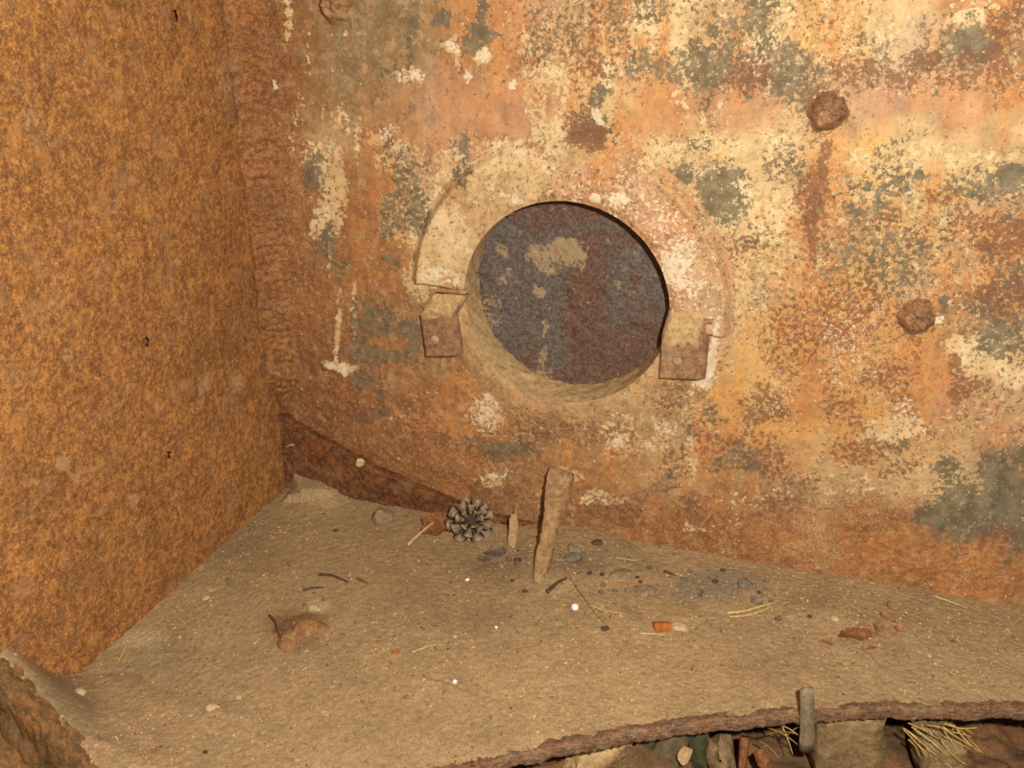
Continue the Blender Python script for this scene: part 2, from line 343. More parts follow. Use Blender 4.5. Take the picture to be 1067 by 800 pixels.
add('brown', [(612,140,22,16,.85),(605,122,20,14,.6),(598,60,12,40,.45),(618,65,14,30,.5),(640,50,16,20,.4),(862,120,24,18,.75),(858,150,14,20,.6),(845,200,22,26,.6),(850,240,16,26,.5),(875,95,30,12,.4),(780,80,26,16,.6),(790,70,12,20,.5),(910,75,50,16,.55),(960,60,24,14,.65),(940,80,20,10,.6),(1000,75,30,20,.5),(1040,60,18,36,.65),(1055,20,26,20,.6),
 (985,200,16,10,.6),(1000,225,16,16,.55),(1045,245,34,26,.65),(1020,235,20,14,.5),(930,225,16,12,.5),(885,215,14,10,.4),(955,335,24,22,.75),(925,330,12,12,.4),(880,330,40,34,.5),(820,350,40,40,.45),(870,360,34,16,.4),(800,370,16,20,.4),(905,310,16,20,.5),(1045,305,40,24,.6),(992,385,12,20,.75),(1005,405,22,12,.65),(930,395,30,16,.5),(945,420,20,20,.4),(875,425,30,20,.45),(890,440,14,10,.5),(860,400,10,24,.35),
 (800,430,36,16,.65),(790,415,24,14,.65),(775,455,26,12,.5),(800,480,22,22,.55),(745,460,16,16,.45),(830,500,30,12,.4),(900,470,40,14,.55),(940,490,30,10,.5),(720,535,26,8,.5),(820,520,30,16,.35),(1040,555,30,14,.45),(690,400,30,30,.4),(560,440,40,26,.45),(590,445,40,16,.45),(510,450,16,16,.4),(460,460,16,12,.55),(470,500,16,10,.4),(520,520,40,14,.45),(640,530,30,20,.5),(700,490,16,16,.4),
 (320,375,10,10,.7,40),(332,385,14,7,.8,30),(325,410,10,6,.8),(375,435,10,10,.85),(340,440,30,30,.35),(430,440,30,30,.4),(300,160,8,90,.3),(350,12,24,14,.6),(425,110,10,12,.4),(470,130,6,16,.3),(580,20,14,14,.3),(640,400,30,12,.5),(770,255,16,10,.5),(745,250,10,12,.5),(760,270,10,16,.5),(755,275,8,10,.6),(700,215,16,20,.4)])
add('orange', [(600,50,20,60,.8),(620,60,14,60,.9),(460,90,30,40,.6),(500,95,26,40,.7),(540,100,20,30,.6),(475,30,20,30,.4),(690,35,6,50,.9,8),(670,50,20,20,.9),(760,40,20,30,.6),(775,65,14,20,.7),(770,100,14,30,.7),(670,100,26,26,.5),(872,30,10,36,.9),(890,20,6,36,.8),(850,30,8,30,.5),(860,160,24,50,.9),(845,200,26,60,.8),(985,200,24,26,.9),(1005,215,26,20,.7),
 (985,100,70,26,.6),(1040,100,30,40,.7),(930,120,20,20,.3),(1010,60,24,26,.5),(970,45,14,10,.6),(700,195,16,24,.9),(695,215,14,16,.9),(715,205,14,12,.8),(765,270,30,26,.6),(880,240,40,30,.6),(1000,260,40,50,.7),(1050,240,30,24,.8),(870,310,60,40,.8),(830,340,30,60,.7),(800,330,30,40,.5),(930,350,60,60,.75),(970,380,16,50,.9),(955,390,30,50,.8),(900,400,50,50,.6),(850,430,40,40,.6),(765,410,20,50,.8),(730,380,20,50,.6),(790,450,60,24,.7),(750,470,24,24,.9),
 (820,460,24,30,.6),(1020,420,50,30,.5),(1050,450,40,26,.6),(930,470,60,20,.5),(640,180,20,30,.5),(630,150,20,30,.7),(655,130,20,30,.6),(565,420,60,20,.25),(480,420,16,40,.9),(470,440,24,16,.6),(600,475,60,14,.8),(640,490,40,20,.7),(470,520,20,20,.5),(720,490,30,24,.6),(560,510,30,16,.4),(760,510,30,30,.4),(900,580,70,26,.6),(860,560,60,26,.5),(1030,580,50,16,.7),(1010,470,30,12,.6),(405,190,30,60,.5),(385,260,34,50,.4),(420,270,20,20,.6),(440,120,20,20,.5),(1055,390,20,26,.3),(330,125,14,30,.3),(720,230,20,40,.5),(690,250,16,40,.4)])
add('white', [(705,280,18,22,.75),(715,262,12,20,.6),(742,370,4,34,.95,-12),(735,395,8,14,.9,-35),(650,210,8,8,.9),(620,204,6,4,.9),(640,207,8,5,.8),(536,207,12,5,.7),(488,85,5,9,.9),(468,48,8,5,.8),(534,90,5,5,.9),(505,58,7,8,.7),(425,78,12,6,.7),(450,285,12,8,.6),(465,297,10,5,.7),(500,420,18,14,.45),(520,490,12,4,.6),(640,460,10,10,.5),(690,443,10,10,.5),(406,136,12,8,.6),(330,148,20,10,.4),(820,420,30,20,.3),(880,350,30,30,.28),(790,55,20,20,.3),(945,430,16,12,.4),(600,203,8,6,.3),(355,383,12,4,.8),(286,90,4,4,.9),(725,300,14,12,.5),(690,230,20,20,.4),(980,335,8,6,.8),(625,120,10,4,.8,-40)])
add('orange', [(595,60,5,90,.9),(606,40,4,70,.8),(621,75,5,80,.95),(634,40,4,60,.8),(692,40,5,60,.95),(872,40,5,60,.95),(884,30,3,50,.9),(896,20,3,40,.8),(460,60,4,70,.8),(478,100,5,50,.8),(500,60,4,70,.7),(520,40,4,60,.7),(858,180,6,60,.95),(848,210,5,80,.9),(930,260,4,60,.8),(968,390,6,60,.9),(1000,130,4,40,.7),(1020,110,4,40,.8),(1040,120,5,50,.7),(900,300,4,60,.7),(830,340,4,60,.7),(760,420,5,50,.8),(405,200,5,60,.7),(700,220,5,40,.8),(420,130,4,40,.6)])
add('brown', [(858,170,6,50,.75),(847,230,6,50,.7),(616,50,4,50,.6),(604,50,4,60,.5),(957,365,6,30,.6),(640,30,3,40,.5),(480,60,4,40,.4)])
add('cream', [(322,50,2.5,60,.6),(346,60,2,60,.5),(300,20,5,26,.8),(318,90,3,40,.6),(360,40,3,18,.7),(335,130,3,50,.6),(415,30,3,40,.5),(545,60,4,60,.5),(660,40,6,50,.7),(710,40,6,60,.7),(905,40,4,40,.6),(860,50,4,40,.5),(372,150,3,40,.5),(456,200,5,50,.6)])
add('grey', [(330,40,6,60,.42),(310,60,4,60,.42),(342,30,4,50,.4),(425,40,5,50,.5),(503,20,4,40,.8),(797,40,4,60,.8),(745,30,4,40,.6)])
BL['smooth'] = []
add('smooth', [(980,125,110,24,1.),(900,140,50,12,.8),(470,112,80,24,1.),(430,115,30,30,.8),(530,120,26,22,.8),(575,110,16,22,.8),(760,160,60,10,.8),(640,165,40,14,.6),(690,110,40,34,.7),(780,120,40,20,.7),(940,15,50,24,.7),(960,165,110,14,.7),(700,30,20,30,.3),(370,40,60,60,.9),(320,90,30,90,.7),(800,200,20,40,.6),(970,380,18,50,.7),(780,380,16,40,.6),(760,420,16,30,.6),(840,430,16,40,.5)])
add('grain', [(290,250,40,260,.9),(330,330,60,130,.9),(330,450,80,80,.95),(430,500,90,60,.9),(385,250,36,80,.6),(520,500,80,50,.6),(640,540,90,30,.7),(760,560,80,40,.9),(880,560,90,50,1.),(1000,590,90,30,.9),(820,540,60,30,.8),(290,60,22,80,.9),(460,420,40,40,.5)])
def pixel_eval(u, v, seed=3):
    """tint and masks for wall points; the image pixel coordinates are warped a little so nothing follows the strokes exactly"""
    wu = (fbm(u/26., v/26., seed, 4)-.5)*22; wv = (fbm(u/26.+40, v/26.+11, seed+5, 4)-.5)*26
    tu, tv = u + wu*2.2, v + wv*2.4
    gx = np.clip((tu-250)/50., 0, 16.999); gy = np.clip(tv/50., 0, 12.999)
    i = gy.astype(int); j = gx.astype(int); fy = (gy-i)[..., None]; fx = (gx-j)[..., None]
    fx = fx*fx*(3-2*fx); fy = fy*fy*(3-2*fy)
    tint = (TINT[i, j]*(1-fx)+TINT[i, j+1]*fx)*(1-fy) + (TINT[i+1, j]*(1-fx)+TINT[i+1, j+1]*fx)*fy
    out = {}
    u2, v2 = u + wu, v + wv
    for k, bl in BL.items():
        acc = np.zeros_like(u)
        for (bu, bv, ru, rv, s, a) in bl:
            c, sn = math.cos(math.radians(a)), math.sin(math.radians(a))
            du, dv = (u2-bu, v2-bv) if ru > 6.5 else (u+wu*.12-bu, v2-bv)     # thin runs stay straight
            x = (du*c - dv*sn)/ru; y = (du*sn + dv*c)/rv
            acc = np.maximum(acc, s*np.clip(1.2-0.62*(x*x+y*y), 0, 1))
        out[k] = acc
    base = sstep(430, 620, u)*sstep(560, 380, v)
    out['cream'] = np.maximum(out['cream'], .24*base + .10); out['grey'] = np.maximum(out['grey'], .13*base + .05); out['brown'] = np.maximum(out['brown'], .10*base+.08)
    for k in ('cream', 'grey', 'brown', 'white'):
        out[k] = out[k]*(1-.55*out['smooth'])-.18*out['smooth']*(out[k] < .5)
    far = sstep(1080, 1200, u)                            # beyond the right edge of the image: ordinary wear
    bg = fbm(u/90., v/90., 77, 3)
    out['cream'] = np.maximum(out['cream'], (far+sstep(40, -60, v))*sstep(.45, .65, bg)*.7)
    out['grey'] = np.maximum(out['grey'], (far+sstep(40, -60, v))*sstep(.55, .4, bg)*.5)
    A = np.stack([out['cream'], out['grey'], out['brown']], -1); B = np.stack([out['orange'], out['white'], out['grain']], -1)
    return dict(tint=tint, mask_a=A, mask_b=B), out
# ------------------------------------------------------------------ end wall with the hole of the port
pc_s, pc_z = wall_sz(590, 315)
R1 = (wall_sz(696, 315)[0]-wall_sz(484, 315)[0])/2         # radius of the opening
R2 = R1*1.60
s_corner = float(np.dot(LC-W0, ES)) - 0.040
ST = 0.0018
sv = np.arange(s_corner, 0.62, ST); zv = np.arange(-0.05, 0.66, ST)
S, Z = np.meshgrid(sv, zv, indexing='ij')
PX = W0[0]+ES[0]*S; PY = W0[1]+ES[1]*S
U, V = project(PX, PY, Z)  # wall points projected to image pixels, where the paint map is defined
at, masks = pixel_eval(U, V)
disp = (fbm(S*40, Z*40, 5, 3)-.5)*.003 + (fbm(S*260, Z*260, 15, 3)-.5)*(.0008+.0022*masks['grain']+.001*masks['brown'])
P = np.stack([PX+EN[0]*disp, PY+EN[1]*disp, Z], -1)
RR = np.hypot(S-pc_s, Z-pc_z)
cellR = np.maximum.reduce([RR[:-1, :-1], RR[1:, :-1], RR[:-1, 1:], RR[1:, 1:]])
wall_back = tag(grid_obj('wall_back', P, M_WALL, keep=cellR > R1*1.32, attrs=at), 'rusty end wall with flaking cream and grey green paint', kind='structure')
# rust-eaten bolt heads on the end wall
def bolt(u, v, rpx, hgt, seed, label):
    c = on_wall(u, v); s, z = wall_sz(u, v); r = wall_sz(u+rpx, v)[0]-s
    n = 40; m = 14; th = np.linspace(0, 2*np.pi, n); q = np.linspace(0, 1, m)
    T, Q = np.meshgrid(th, q, indexing='ij')
    hexa = 1-.05*np.abs(np.sin(3*T+seed))
    rad = r*Q*hexa*(1+0.5*(fbm(np.cos(T)*2+9, np.sin(T)*2+9, seed, 2)-.5))
    hh = hgt*(1-sstep(.45, 1.0, Q)) - hgt*.25*sstep(.35, 0, Q) - .001*Q
    hh = hh + hgt*.9*(fbm(Q*np.cos(T)*3+20, Q*np.sin(T)*3+20, seed+3, 3)-.5)*(1-Q**3)
    hh[-1] = hh[0]; rad[-1] = rad[0]
    SS = s+rad*np.cos(T); ZZ = z+rad*np.sin(T)
    PP = np.stack([W0[0]+ES[0]*SS+EN[0]*hh, W0[1]+ES[1]*SS+EN[1]*hh, ZZ], -1)
    tag(grid_obj('bolt_head', PP, M_BOLT, wall_back), label)
bolt(862, 117, 24, .013, 3, 'rust-eaten bolt head with a pale crust on top, upper right')
bolt(955, 330, 23, .011, 8, 'low brown lump of a bolt head with a dark rusty edge')
bolt(348, 4, 20, .009, 12, 'rust ringed bolt head at the top of the wall')

# ------------------------------------------------------------------ left wall: thick rust plate standing off the end wall
LT = 0.0018
av = np.arange(0.010, 0.72, LT); zl = np.arange(-0.05, 0.70, LT)
A_, ZL = np.meshgrid(av, zl, indexing='ij')
LX = LC[0]+LD[0]*A_; LY = LC[1]+LD[1]*A_
UL, VL = project(LX, LY, ZL)
dl = (fbm(A_*22, ZL*22, 33, 3)-.5)*.004 + (fbm(A_*300, ZL*300, 35, 4, .7)-.5)*.0018
# soft waviness; edge of the plate towards the end wall rolls back
PL = np.stack([LX+LN[0]*dl, LY+LN[1]*dl, ZL], -1)
hole = np.zeros(A_.shape, bool)
for (hu, hv, ra, rz) in ((151, 357, .0052, .0058), (175, 475, .0048, .0046), (183, 17, .0048, .0052)):
    p = on_left(hu, hv); a0 = float(np.dot(p-LC, LD)); hole |= ((A_-a0)/ra)**2+((ZL-p[2])/rz)**2 < 1
kl = ~(hole[:-1, :-1] & hole[1:, 1:])
tl = np.ones(A_.shape+(3,))
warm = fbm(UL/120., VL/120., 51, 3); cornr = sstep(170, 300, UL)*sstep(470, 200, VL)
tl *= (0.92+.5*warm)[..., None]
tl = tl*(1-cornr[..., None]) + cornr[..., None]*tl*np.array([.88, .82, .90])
ml = np.zeros(A_.shape)
for (bu, bv, ru, rv, s) in ((242,10,10,14,.8),(235,88,8,10,.6),(225,75,7,8,.4),(258,118,8,8,.6),(210,410,4,16,.7),(216,398,6,12,.7),(248,397,6,14,.7),(190,333,5,6,.5),(66,482,9,9,.9),(70,370,7,7,.7),(38,503,16,6,.55),(80,498,6,6,.7),(100,487,14,5,.5),(138,520,7,7,.7),(30,120,16,14,.5),(120,215,8,10,.5),(180,268,14,7,.4),(98,555,16,6,.4),(270,182,8,14,.5),(240,200,5,20,.4),(170,655,20,8,.8),(155,665,16,10,.8),(215,655,14,8,.6),(185,500,4,10,.5),(60,320,30,8,.3),(155,468,5,10,.4)):
    ml = np.maximum(ml, s*np.clip(1.3-.8*(((UL-bu)/ru)**2+((VL-bv)/rv)**2), 0, 1))
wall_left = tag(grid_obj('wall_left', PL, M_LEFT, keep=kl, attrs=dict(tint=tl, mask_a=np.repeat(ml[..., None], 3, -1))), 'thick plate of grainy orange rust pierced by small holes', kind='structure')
# back and edge of the plate
TH = 0.014
def quad_strip(name, pts, mat, parent=None, sub=1):
    bm = bmesh.new(); vs = [bm.verts.new(p) for p in pts]; bm.faces.new(vs)
    return bm_obj(name, bm, mat, parent, False)
e0 = LC+LD*.010; e1 = LC+LD*(av[-1])
bm = bmesh.new()
def vv(p, z, n): q = p+LN*n; return bm.verts.new((q[0], q[1], z))
a = [vv(e0, -.05, -.001), vv(e0, .70, -.001), vv(e0, .70, -TH), vv(e0, -.05, -TH)]; b = [vv(e1, -.05, -.001), vv(e1, .70, -.001), vv(e1, .70, -TH), vv(e1, -.05, -TH)]
bm.faces.new(a); bm.faces.new(b); bm.faces.new((a[2], b[2], b[3], a[3])); bm.faces.new((a[1], b[1], b[2], a[2]))
bm_obj('plate_back', bm, M_WELD, wall_left, False)
# weld between plate and end wall, stopping above the wedge strip
zt0 = on_wall(294, 424)[2]
zz = np.arange(zt0, 0.66, .0016); tt = np.linspace(0, 1, 26)
ZW, TW = np.meshgrid(zz, tt, indexing='ij')
rw = 0.019*(.75+.5*fbm(ZW*60, TW*0+3, 61, 2))*sstep(zt0-.002, zt0+.05, ZW)+.004
corner = LC
ang = TW*np.pi/2
# cross-section: concave-ish fillet from the plate (along LD) to the wall (along ES)
fa = (1-np.sin(ang)); fb = (1-np.cos(ang))
bead = .0011*(np.sin(ZW*2*np.pi/.0085 + 9*fbm(ZW*40, TW*3, 62, 2)))*np.sin(ang*2) + (fbm(ZW*240, TW*9, 63, 4, .65)-.5)*.008*np.sin(ang*2)
bis = (LD+ES)/np.linalg.norm(LD+ES)
PW = corner[None, None, :] + LD*(rw*fa+.001)[..., None] + ES*(rw*1.2*fb+.001)[..., None] + bis*(bead+.004*np.sin(ang*2)+.001)[..., None]
PW[..., 2] = ZW
tag(grid_obj('trim_1', PW, M_WELD), 'rough purplish weld in the corner of the two walls', kind='structure')

# ------------------------------------------------------------------ ledge of dust
UB = [(285,470),(300,480),(320,492),(345,503),(370,514),(400,524),(430,532),(460,537),(500,541),(540,544),(570,545),(600,550),(650,563),(700,577),(760,589),(800,592),(850,597),(900,603),(950,612),(1000,624),(1067,630),(1200,655)]
bs, bz = zip(*[wall_sz(u, v) for u, v in UB])
LB = [(316,490),(295,520),(270,555),(245,590),(215,622),(160,657),(128,684),(100,700),(60,708),(0,716)]
la, lz = [], []
for u, v in LB:
    p = on_left(u, v); la.append(float(np.dot(p-LC, LD))); lz.append(float(p[2]))
RC = np.array([0.60*H, -1.01*H]); RAD = 2.06*H
rdg0 = on_left(0, 684, .004); rdg1 = on_floor(104, 800, .012)
MOUNDS = [(312,652,34,24,.010),(640,575,44,16,.006),(745,612,60,20,.005),(590,600,30,14,.003),(700,640,60,16,.004),(560,590,30,12,.004),(850,640,40,14,.004),(180,670,40,22,.006),(130,700,34,20,.005),(430,620,70,30,.003),(915,655,36,14,.004),(330,520,26,16,.006),(800,590,24,8,.004)]
MW = []
for (u, v, ru, rv, hh) in MOUNDS:
    p = on_floor(u, v); MW.append((p[0], p[1], abs(on_floor(u+ru, v)[0]-p[0]), abs(on_floor(u, v-rv)[1]-p[1]), hh))
def seg_dist(X, Y, a, b):
    ab = b[:2]-a[:2]; t = ((X-a[0])*ab[0]+(Y-a[1])*ab[1])/np.dot(ab, ab); tc = np.clip(t, -1.5, 1.6)
    side = (Y-a[1])*ab[0]-(X-a[0])*ab[1]
    return np.sign(side)*np.hypot(X-a[0]-tc*ab[0], Y-a[1]-tc*ab[1]), tc
def ground(X, Y, fine=True):
    X = np.asarray(X, float); Y = np.asarray(Y, float)
    db = np.maximum((X-W0[0])*EN[0]+(Y-W0[1])*EN[1], 0); s = (X-W0[0])*ES[0]+(Y-W0[1])*ES[1]
    dlf = np.maximum((X-LC[0])*LN[0]+(Y-LC[1])*LN[1], 0); a = (X-LC[0])*LD[0]+(Y-LC[1])*LD[1]
    hb = np.interp(s, bs, bz); hl = np.interp(a, la, lz)
    hb = hb*np.exp(-(db/(.06+1.2*np.abs(hb)))**1.1); hl = hl*np.exp(-(dlf/(.06+1.2*np.abs(hl)))**1.1)
    z = np.where(np.abs(hb) > np.abs(hl), hb, hl)
    wgt = np.exp(-np.minimum(db, dlf)/.02)
    z = z*(1-wgt) + wgt*np.where(db < dlf, hb, hl)
    z = z*.999
    for (mx, my, rx, ry, hh) in MW: z = z + hh*np.exp(-(((X-mx)/rx)**2+((Y-my)/ry)**2))
    z = z + (fbm(X*14, Y*14, 71, 3)-.5)*.007
    sd, t = seg_dist(X, Y, rdg0, rdg1)
    rz = rdg0[2]+(rdg1[2]-rdg0[2])*np.clip(t, -.3, 1.5)
    rg = rz*np.where(sd > 0, np.exp(-(sd/.035)**2), 1.0)
    z = np.where(sd > 0, np.maximum(z, rg), np.minimum(np.maximum(z, rg), rz))
    z = z - .055*sstep(.003, .016, -sd)
    if fine: z = z + (fbm(X*50+.37*Y*50, Y*50-.37*X*50, 73, 3)-.5)*.0014 + (fbm(X*300+Y*160, Y*300-X*160, 75, 2, .6)-.5)*.0013
    return z
def gz(x, y): return float(ground(np.array([x]), np.array([y]))[0])
def on_ground(u, v):
    z = 0.0
    for _ in range(12):
        p = on_floor(u, v, z); z = .5*z+.5*gz(p[0], p[1])
    p = on_floor(u, v, z); return np.array([p[0], p[1], gz(p[0], p[1])])
nth = 1300; nr = 300
th0, th1 = math.atan2(.90*H+1.01*H, -1.05*H-.6*H), math.atan2(1.0, .62)
thv = np.linspace(math.radians(138), math.radians(66), nth)
dirx, diry = np.cos(thv), np.sin(thv)
def ray_to(pl, n):
    den = dirx*n[0]+diry*n[1]; t = ((pl[0]-RC[0])*n[0]+(pl[1]-RC[1])*n[1])/den
    return np.where(t > 0, t, 9)
rmax = np.minimum(ray_to(W0-EN*.004, EN), ray_to(LC-LN*.004, LN)); rmax = np.minimum(rmax, RAD+.75)
rmax = np.maximum(rmax, RAD+.004)
fr = np.linspace(0, 1, nr)
RG = RAD + (rmax-RAD)[:, None]*fr[None, :]
GX = RC[0]+dirx[:, None]*RG; GY = RC[1]+diry[:, None]*RG
GZ = ground(GX, GY)
edge = sstep(.011, 0, RG-RAD); GZ = GZ*(1-.8*edge) + .0030*edge*(fbm(GX*45, GY*45, 79, 3)-.42)*2
UG, VG = project(GX, GY, GZ)
tg = np.ones(GX.shape+(3,))*lin((172, 136, 91))*ALB
def spot(u, v, ru, rv, col, s):
    global tg
    w = (s*np.clip(1.2-.9*((((UG-u)+20*(fbm(UG/18, VG/18, 91, 3)-.5))/ru)**2+(((VG-v)+16*(fbm(UG/18, VG/18, 95, 3)-.5))/rv)**2), 0, 1))[..., None]
    tg = tg*(1-w)+w*lin(col)*ALB
for sp in ((740,612,60,20,(146,122,94),.8),(640,578,40,18,(136,112,84),.45),(450,600,110,50,(156,120,80),.5),(310,655,36,22,(128,86,52),.8),(330,635,16,8,(196,170,112),.8),(905,662,36,12,(156,104,64),.7),(160,690,50,24,(150,122,86),.6),(60,740,50,40,(138,112,78),.6),(250,570,50,40,(150,116,76),.6),(330,525,30,20,(184,148,98),.6),(520,590,60,16,(132,104,74),.5),(600,590,40,14,(128,100,70),.6),
           (650,690,120,40,(180,140,92),.6),(560,720,160,40,(182,144,96),.5),(150,665,26,12,(196,164,116),.6),(470,640,80,20,(150,114,74),.4),(880,690,120,30,(164,130,88),.4),(700,575,50,10,(186,148,100),.5),(660,605,40,14,(178,134,84),.5),(820,620,50,14,(160,128,82),.5),(1000,660,80,24,(160,128,86),.5),(800,700,50,20,(158,122,82),.4),(380,620,60,24,(176,138,92),.4)): spot(*sp)
tg = tg*np.array([1.0, 1.07, 1.16])
floor = tag(grid_obj('floor', np.stack([GX, GY, GZ], -1), M_DIRT, attrs=dict(tint=tg)), 'ledge deep in pale brown dust and grit', kind='structure')

# ring-shaped edge of the ledge plate
PT = .0098
rr = [(RAD+.007, .0), (RAD+.002, .0016), (RAD-.0015, .0022), (RAD-.003, -.0005), (RAD-.0034, -.003), (RAD-.0030, -PT+.001), (RAD-.001, -PT), (RAD+.10, -PT)]
prof = []
for (p0, p1) in zip(rr, rr[1:]):
    for k in range(5): prof.append((p0[0]+(p1[0]-p0[0])*k/5, p0[1]+(p1[1]-p0[1])*k/5))
prof.append(rr[-1]); prof = np.array(prof)
tv = np.linspace(math.radians(138), math.radians(66), 900)
wob = (fbm(tv*60, tv*0, 101, 4)-.5); wob2 = (fbm(tv[:, None]*400, np.arange(len(prof))[None, :]*.6, 103, 3)-.5)
rim_r = prof[None, :, 0]+wob[:, None]*.005+wob2*.0028; rim_z = prof[None, :, 1]+wob2*.0022 + (fbm(tv*90, tv*0+5, 105, 3)-.5)[:, None]*.003
PR = np.stack([RC[0]+np.cos(tv)[:, None]*rim_r, RC[1]+np.sin(tv)[:, None]*rim_r, rim_z], -1)
rim = tag(grid_obj('trim_2', PR, M_RIM), 'curved flaking rusty edge of the ledge plate', kind='structure')

# wedge-shaped strip along the foot of the end wall
TOP = [(293,427),(312,438),(345,457),(372,472),(400,487),(425,498),(452,510),(480,521),(510,531),(545,541),(580,549)]
ts, tz = zip(*[wall_sz(u, v) for u, v in TOP])
sw = np.linspace(ts[0]+.001, ts[-1], 260); qv = np.linspace(0, 1, 40)
SWm, Q = np.meshgrid(sw, qv, indexing='ij')
ztop = np.interp(SWm, ts, tz)+(fbm(SWm*120, SWm*0, 111, 3)-.5)*.004
zc = np.where(Q < .12, ztop, ztop - (Q-.12)/.88*(ztop+.05))
nn = np.where(Q < .12, .010*Q/.12, .010)+.004*np.clip(Q-.12, 0, 1)+(fbm(SWm*180, Q*22, 113, 3)-.5)*.005*np.minimum(1, Q*6)
nn = nn*sstep(ts[-1], ts[-1]-.06, SWm)
PB = np.stack([W0[0]+ES[0]*SWm+EN[0]*nn, W0[1]+ES[1]*SWm+EN[1]*nn, zc], -1)
tag(grid_obj('trim_3', PB, M_BAND), 'dark rusty wedge strip along the foot of the end wall', kind='structure')

# bent rusty lip under the dust, near left corner
nl = 120; tl_ = np.linspace(-.15, 1.45, nl)
abv = rdg1[:2]-rdg0[:2]; nrm = np.array([-abv[1], abv[0]]); nrm /= np.linalg.norm(nrm)     # positive = dusty side
profl = [(.004, -.002), (-.004, .0005), (-.010, -.003), (-.0135, -.012), (-.015, -.030), (-.020, -.050), (-.045, -.060), (-.10, -.062), (-.2, -.064)]
pl_ = []
for p0, p1 in zip(profl, profl[1:]):
    for k in range(5): pl_.append((p0[0]+(p1[0]-p0[0])*k/5, p0[1]+(p1[1]-p0[1])*k/5))
pl_ = np.array(pl_)
LPp = np.zeros((nl, len(pl_), 3))
for i, t in enumerate(tl_):
    base = rdg0[:2]+abv*t; zc_ = rdg0[2]+(rdg1[2]-rdg0[2])*np.clip(t, -.3, 1.5)+gz(*(base+nrm*.05))*0
    for j, (o_, z_) in enumerate(pl_):
        k = (fbm(np.array([t*14.]), np.array([j*.35]), 121, 3)[0]-.5)
        q = base+nrm*(o_+k*.006); LPp[i, j] = (q[0], q[1], zc_+z_+k*.004+.0015)
tag(grid_obj('trim_4', LPp, mat_rust('lip_rust', (96, 72, 44), (126, 92, 54), (160, 100, 48), (150, 124, 86), False, .8, .8, .8)), 'bent rusty lip showing under the dust in the near left corner', kind='structure')

# ------------------------------------------------------------------ the round port
PC = wpt(pc_s, pc_z)
port = tag(empty('round_port', PC), 'round port with a recessed rust brown plug between two small brackets', 'port')
INV = Matrix.Translation(-Vector(PC))
def rel(P): return P-PC
DEP = .034
nt_ = 420; nq = 46
tha = np.linspace(0, 2*np.pi, nt_); qq = np.linspace(0, 1, nq)
T, Q = np.meshgrid(tha, qq, indexing='ij')
deg = np.degrees(T) % 360
# opening widens to the lower left where dust lies on a worn slope
low = np.exp(-(((deg-250+180) % 360-180)/48.)**2)
rin = R1*(1+.05*low)
up = np.where((deg < 177) | (deg > 354), 1.0, 0.0)          # raised half
side = sstep(318, 332, deg)                                  # right-hand rim runs on below the bracket
r = rin+(R2-rin)*Q
hup = .0095*(1-sstep(.80, .97, Q)) + .0018*np.exp(-((Q-.80)/.07)**2) - .0025*sstep(.12, 0, Q)
hlow = .0018*(1-sstep(.25, .6, Q)) + (side*(1-up))*(.0048*np.exp(-((Q-.86)/.09)**2))
hh = np.where(up > .5, hup, hlow) + (fbm(np.cos(T)*14*r/R1+40, np.sin(T)*14*r/R1+40, 131, 4)-.5)*.0026
# the ring sinks into the wall away from its visible stretch at the top
topfade = np.exp(-((deg-95)/30.)**2); hh = hh*(1-.55*topfade*sstep(.2, .8, Q))
hh = hh - np.where(up > .5, .004, .0)*sstep(.97, 1., Q)+np.where(up > .5, .0012, .0012-.0014*sstep(.3, 1, Q))
hh[-1] = hh[0]
SR = pc_s+r*np.cos(T); ZR = pc_z+r*np.sin(T)
PRg = np.stack([W0[0]+ES[0]*SR+EN[0]*hh, W0[1]+ES[1]*SR+EN[1]*hh, ZR], -1)
ur, vr = project(PRg[..., 0], PRg[..., 1], PRg[..., 2])
atr, mr = pixel_eval(ur, vr)
wr = (sstep(.05, .2, Q)*np.where((deg < 75) | (deg > 350), .65, 0))[..., None]; atr['tint'] = atr['tint']*(1-wr)+wr*lin((190, 146, 108))*ALB
wl = (np.where((deg > 105) & (deg < 178), .65, 0)*np.ones_like(Q))[..., None]; atr['tint'] = atr['tint']*(1-wl)+wl*lin((204, 166, 112))*ALB
lowm = (np.where((deg > 185) & (deg < 335), 1, 0)*np.clip(1-Q*1.6, 0, 1))[..., None]; atr['tint'] = atr['tint']*(1-lowm)+lowm*lin((190, 152, 102))*ALB
for k in (0, 1, 2): atr['mask_a'][..., k] *= (1-.55*np.where((deg < 60) | (deg > 350), 1, np.where(deg > 185, 1-sstep(.2, .6, Q), 0)))
atr['mask_b'][..., 1] = np.maximum(atr['mask_b'][..., 1], np.where((deg < 70) | (deg > 355), .32, .06)*np.ones_like(Q)*(1-np.abs(Q-.4)))
grid_obj('ring', rel(PRg), M_WALL, port, attrs=atr)
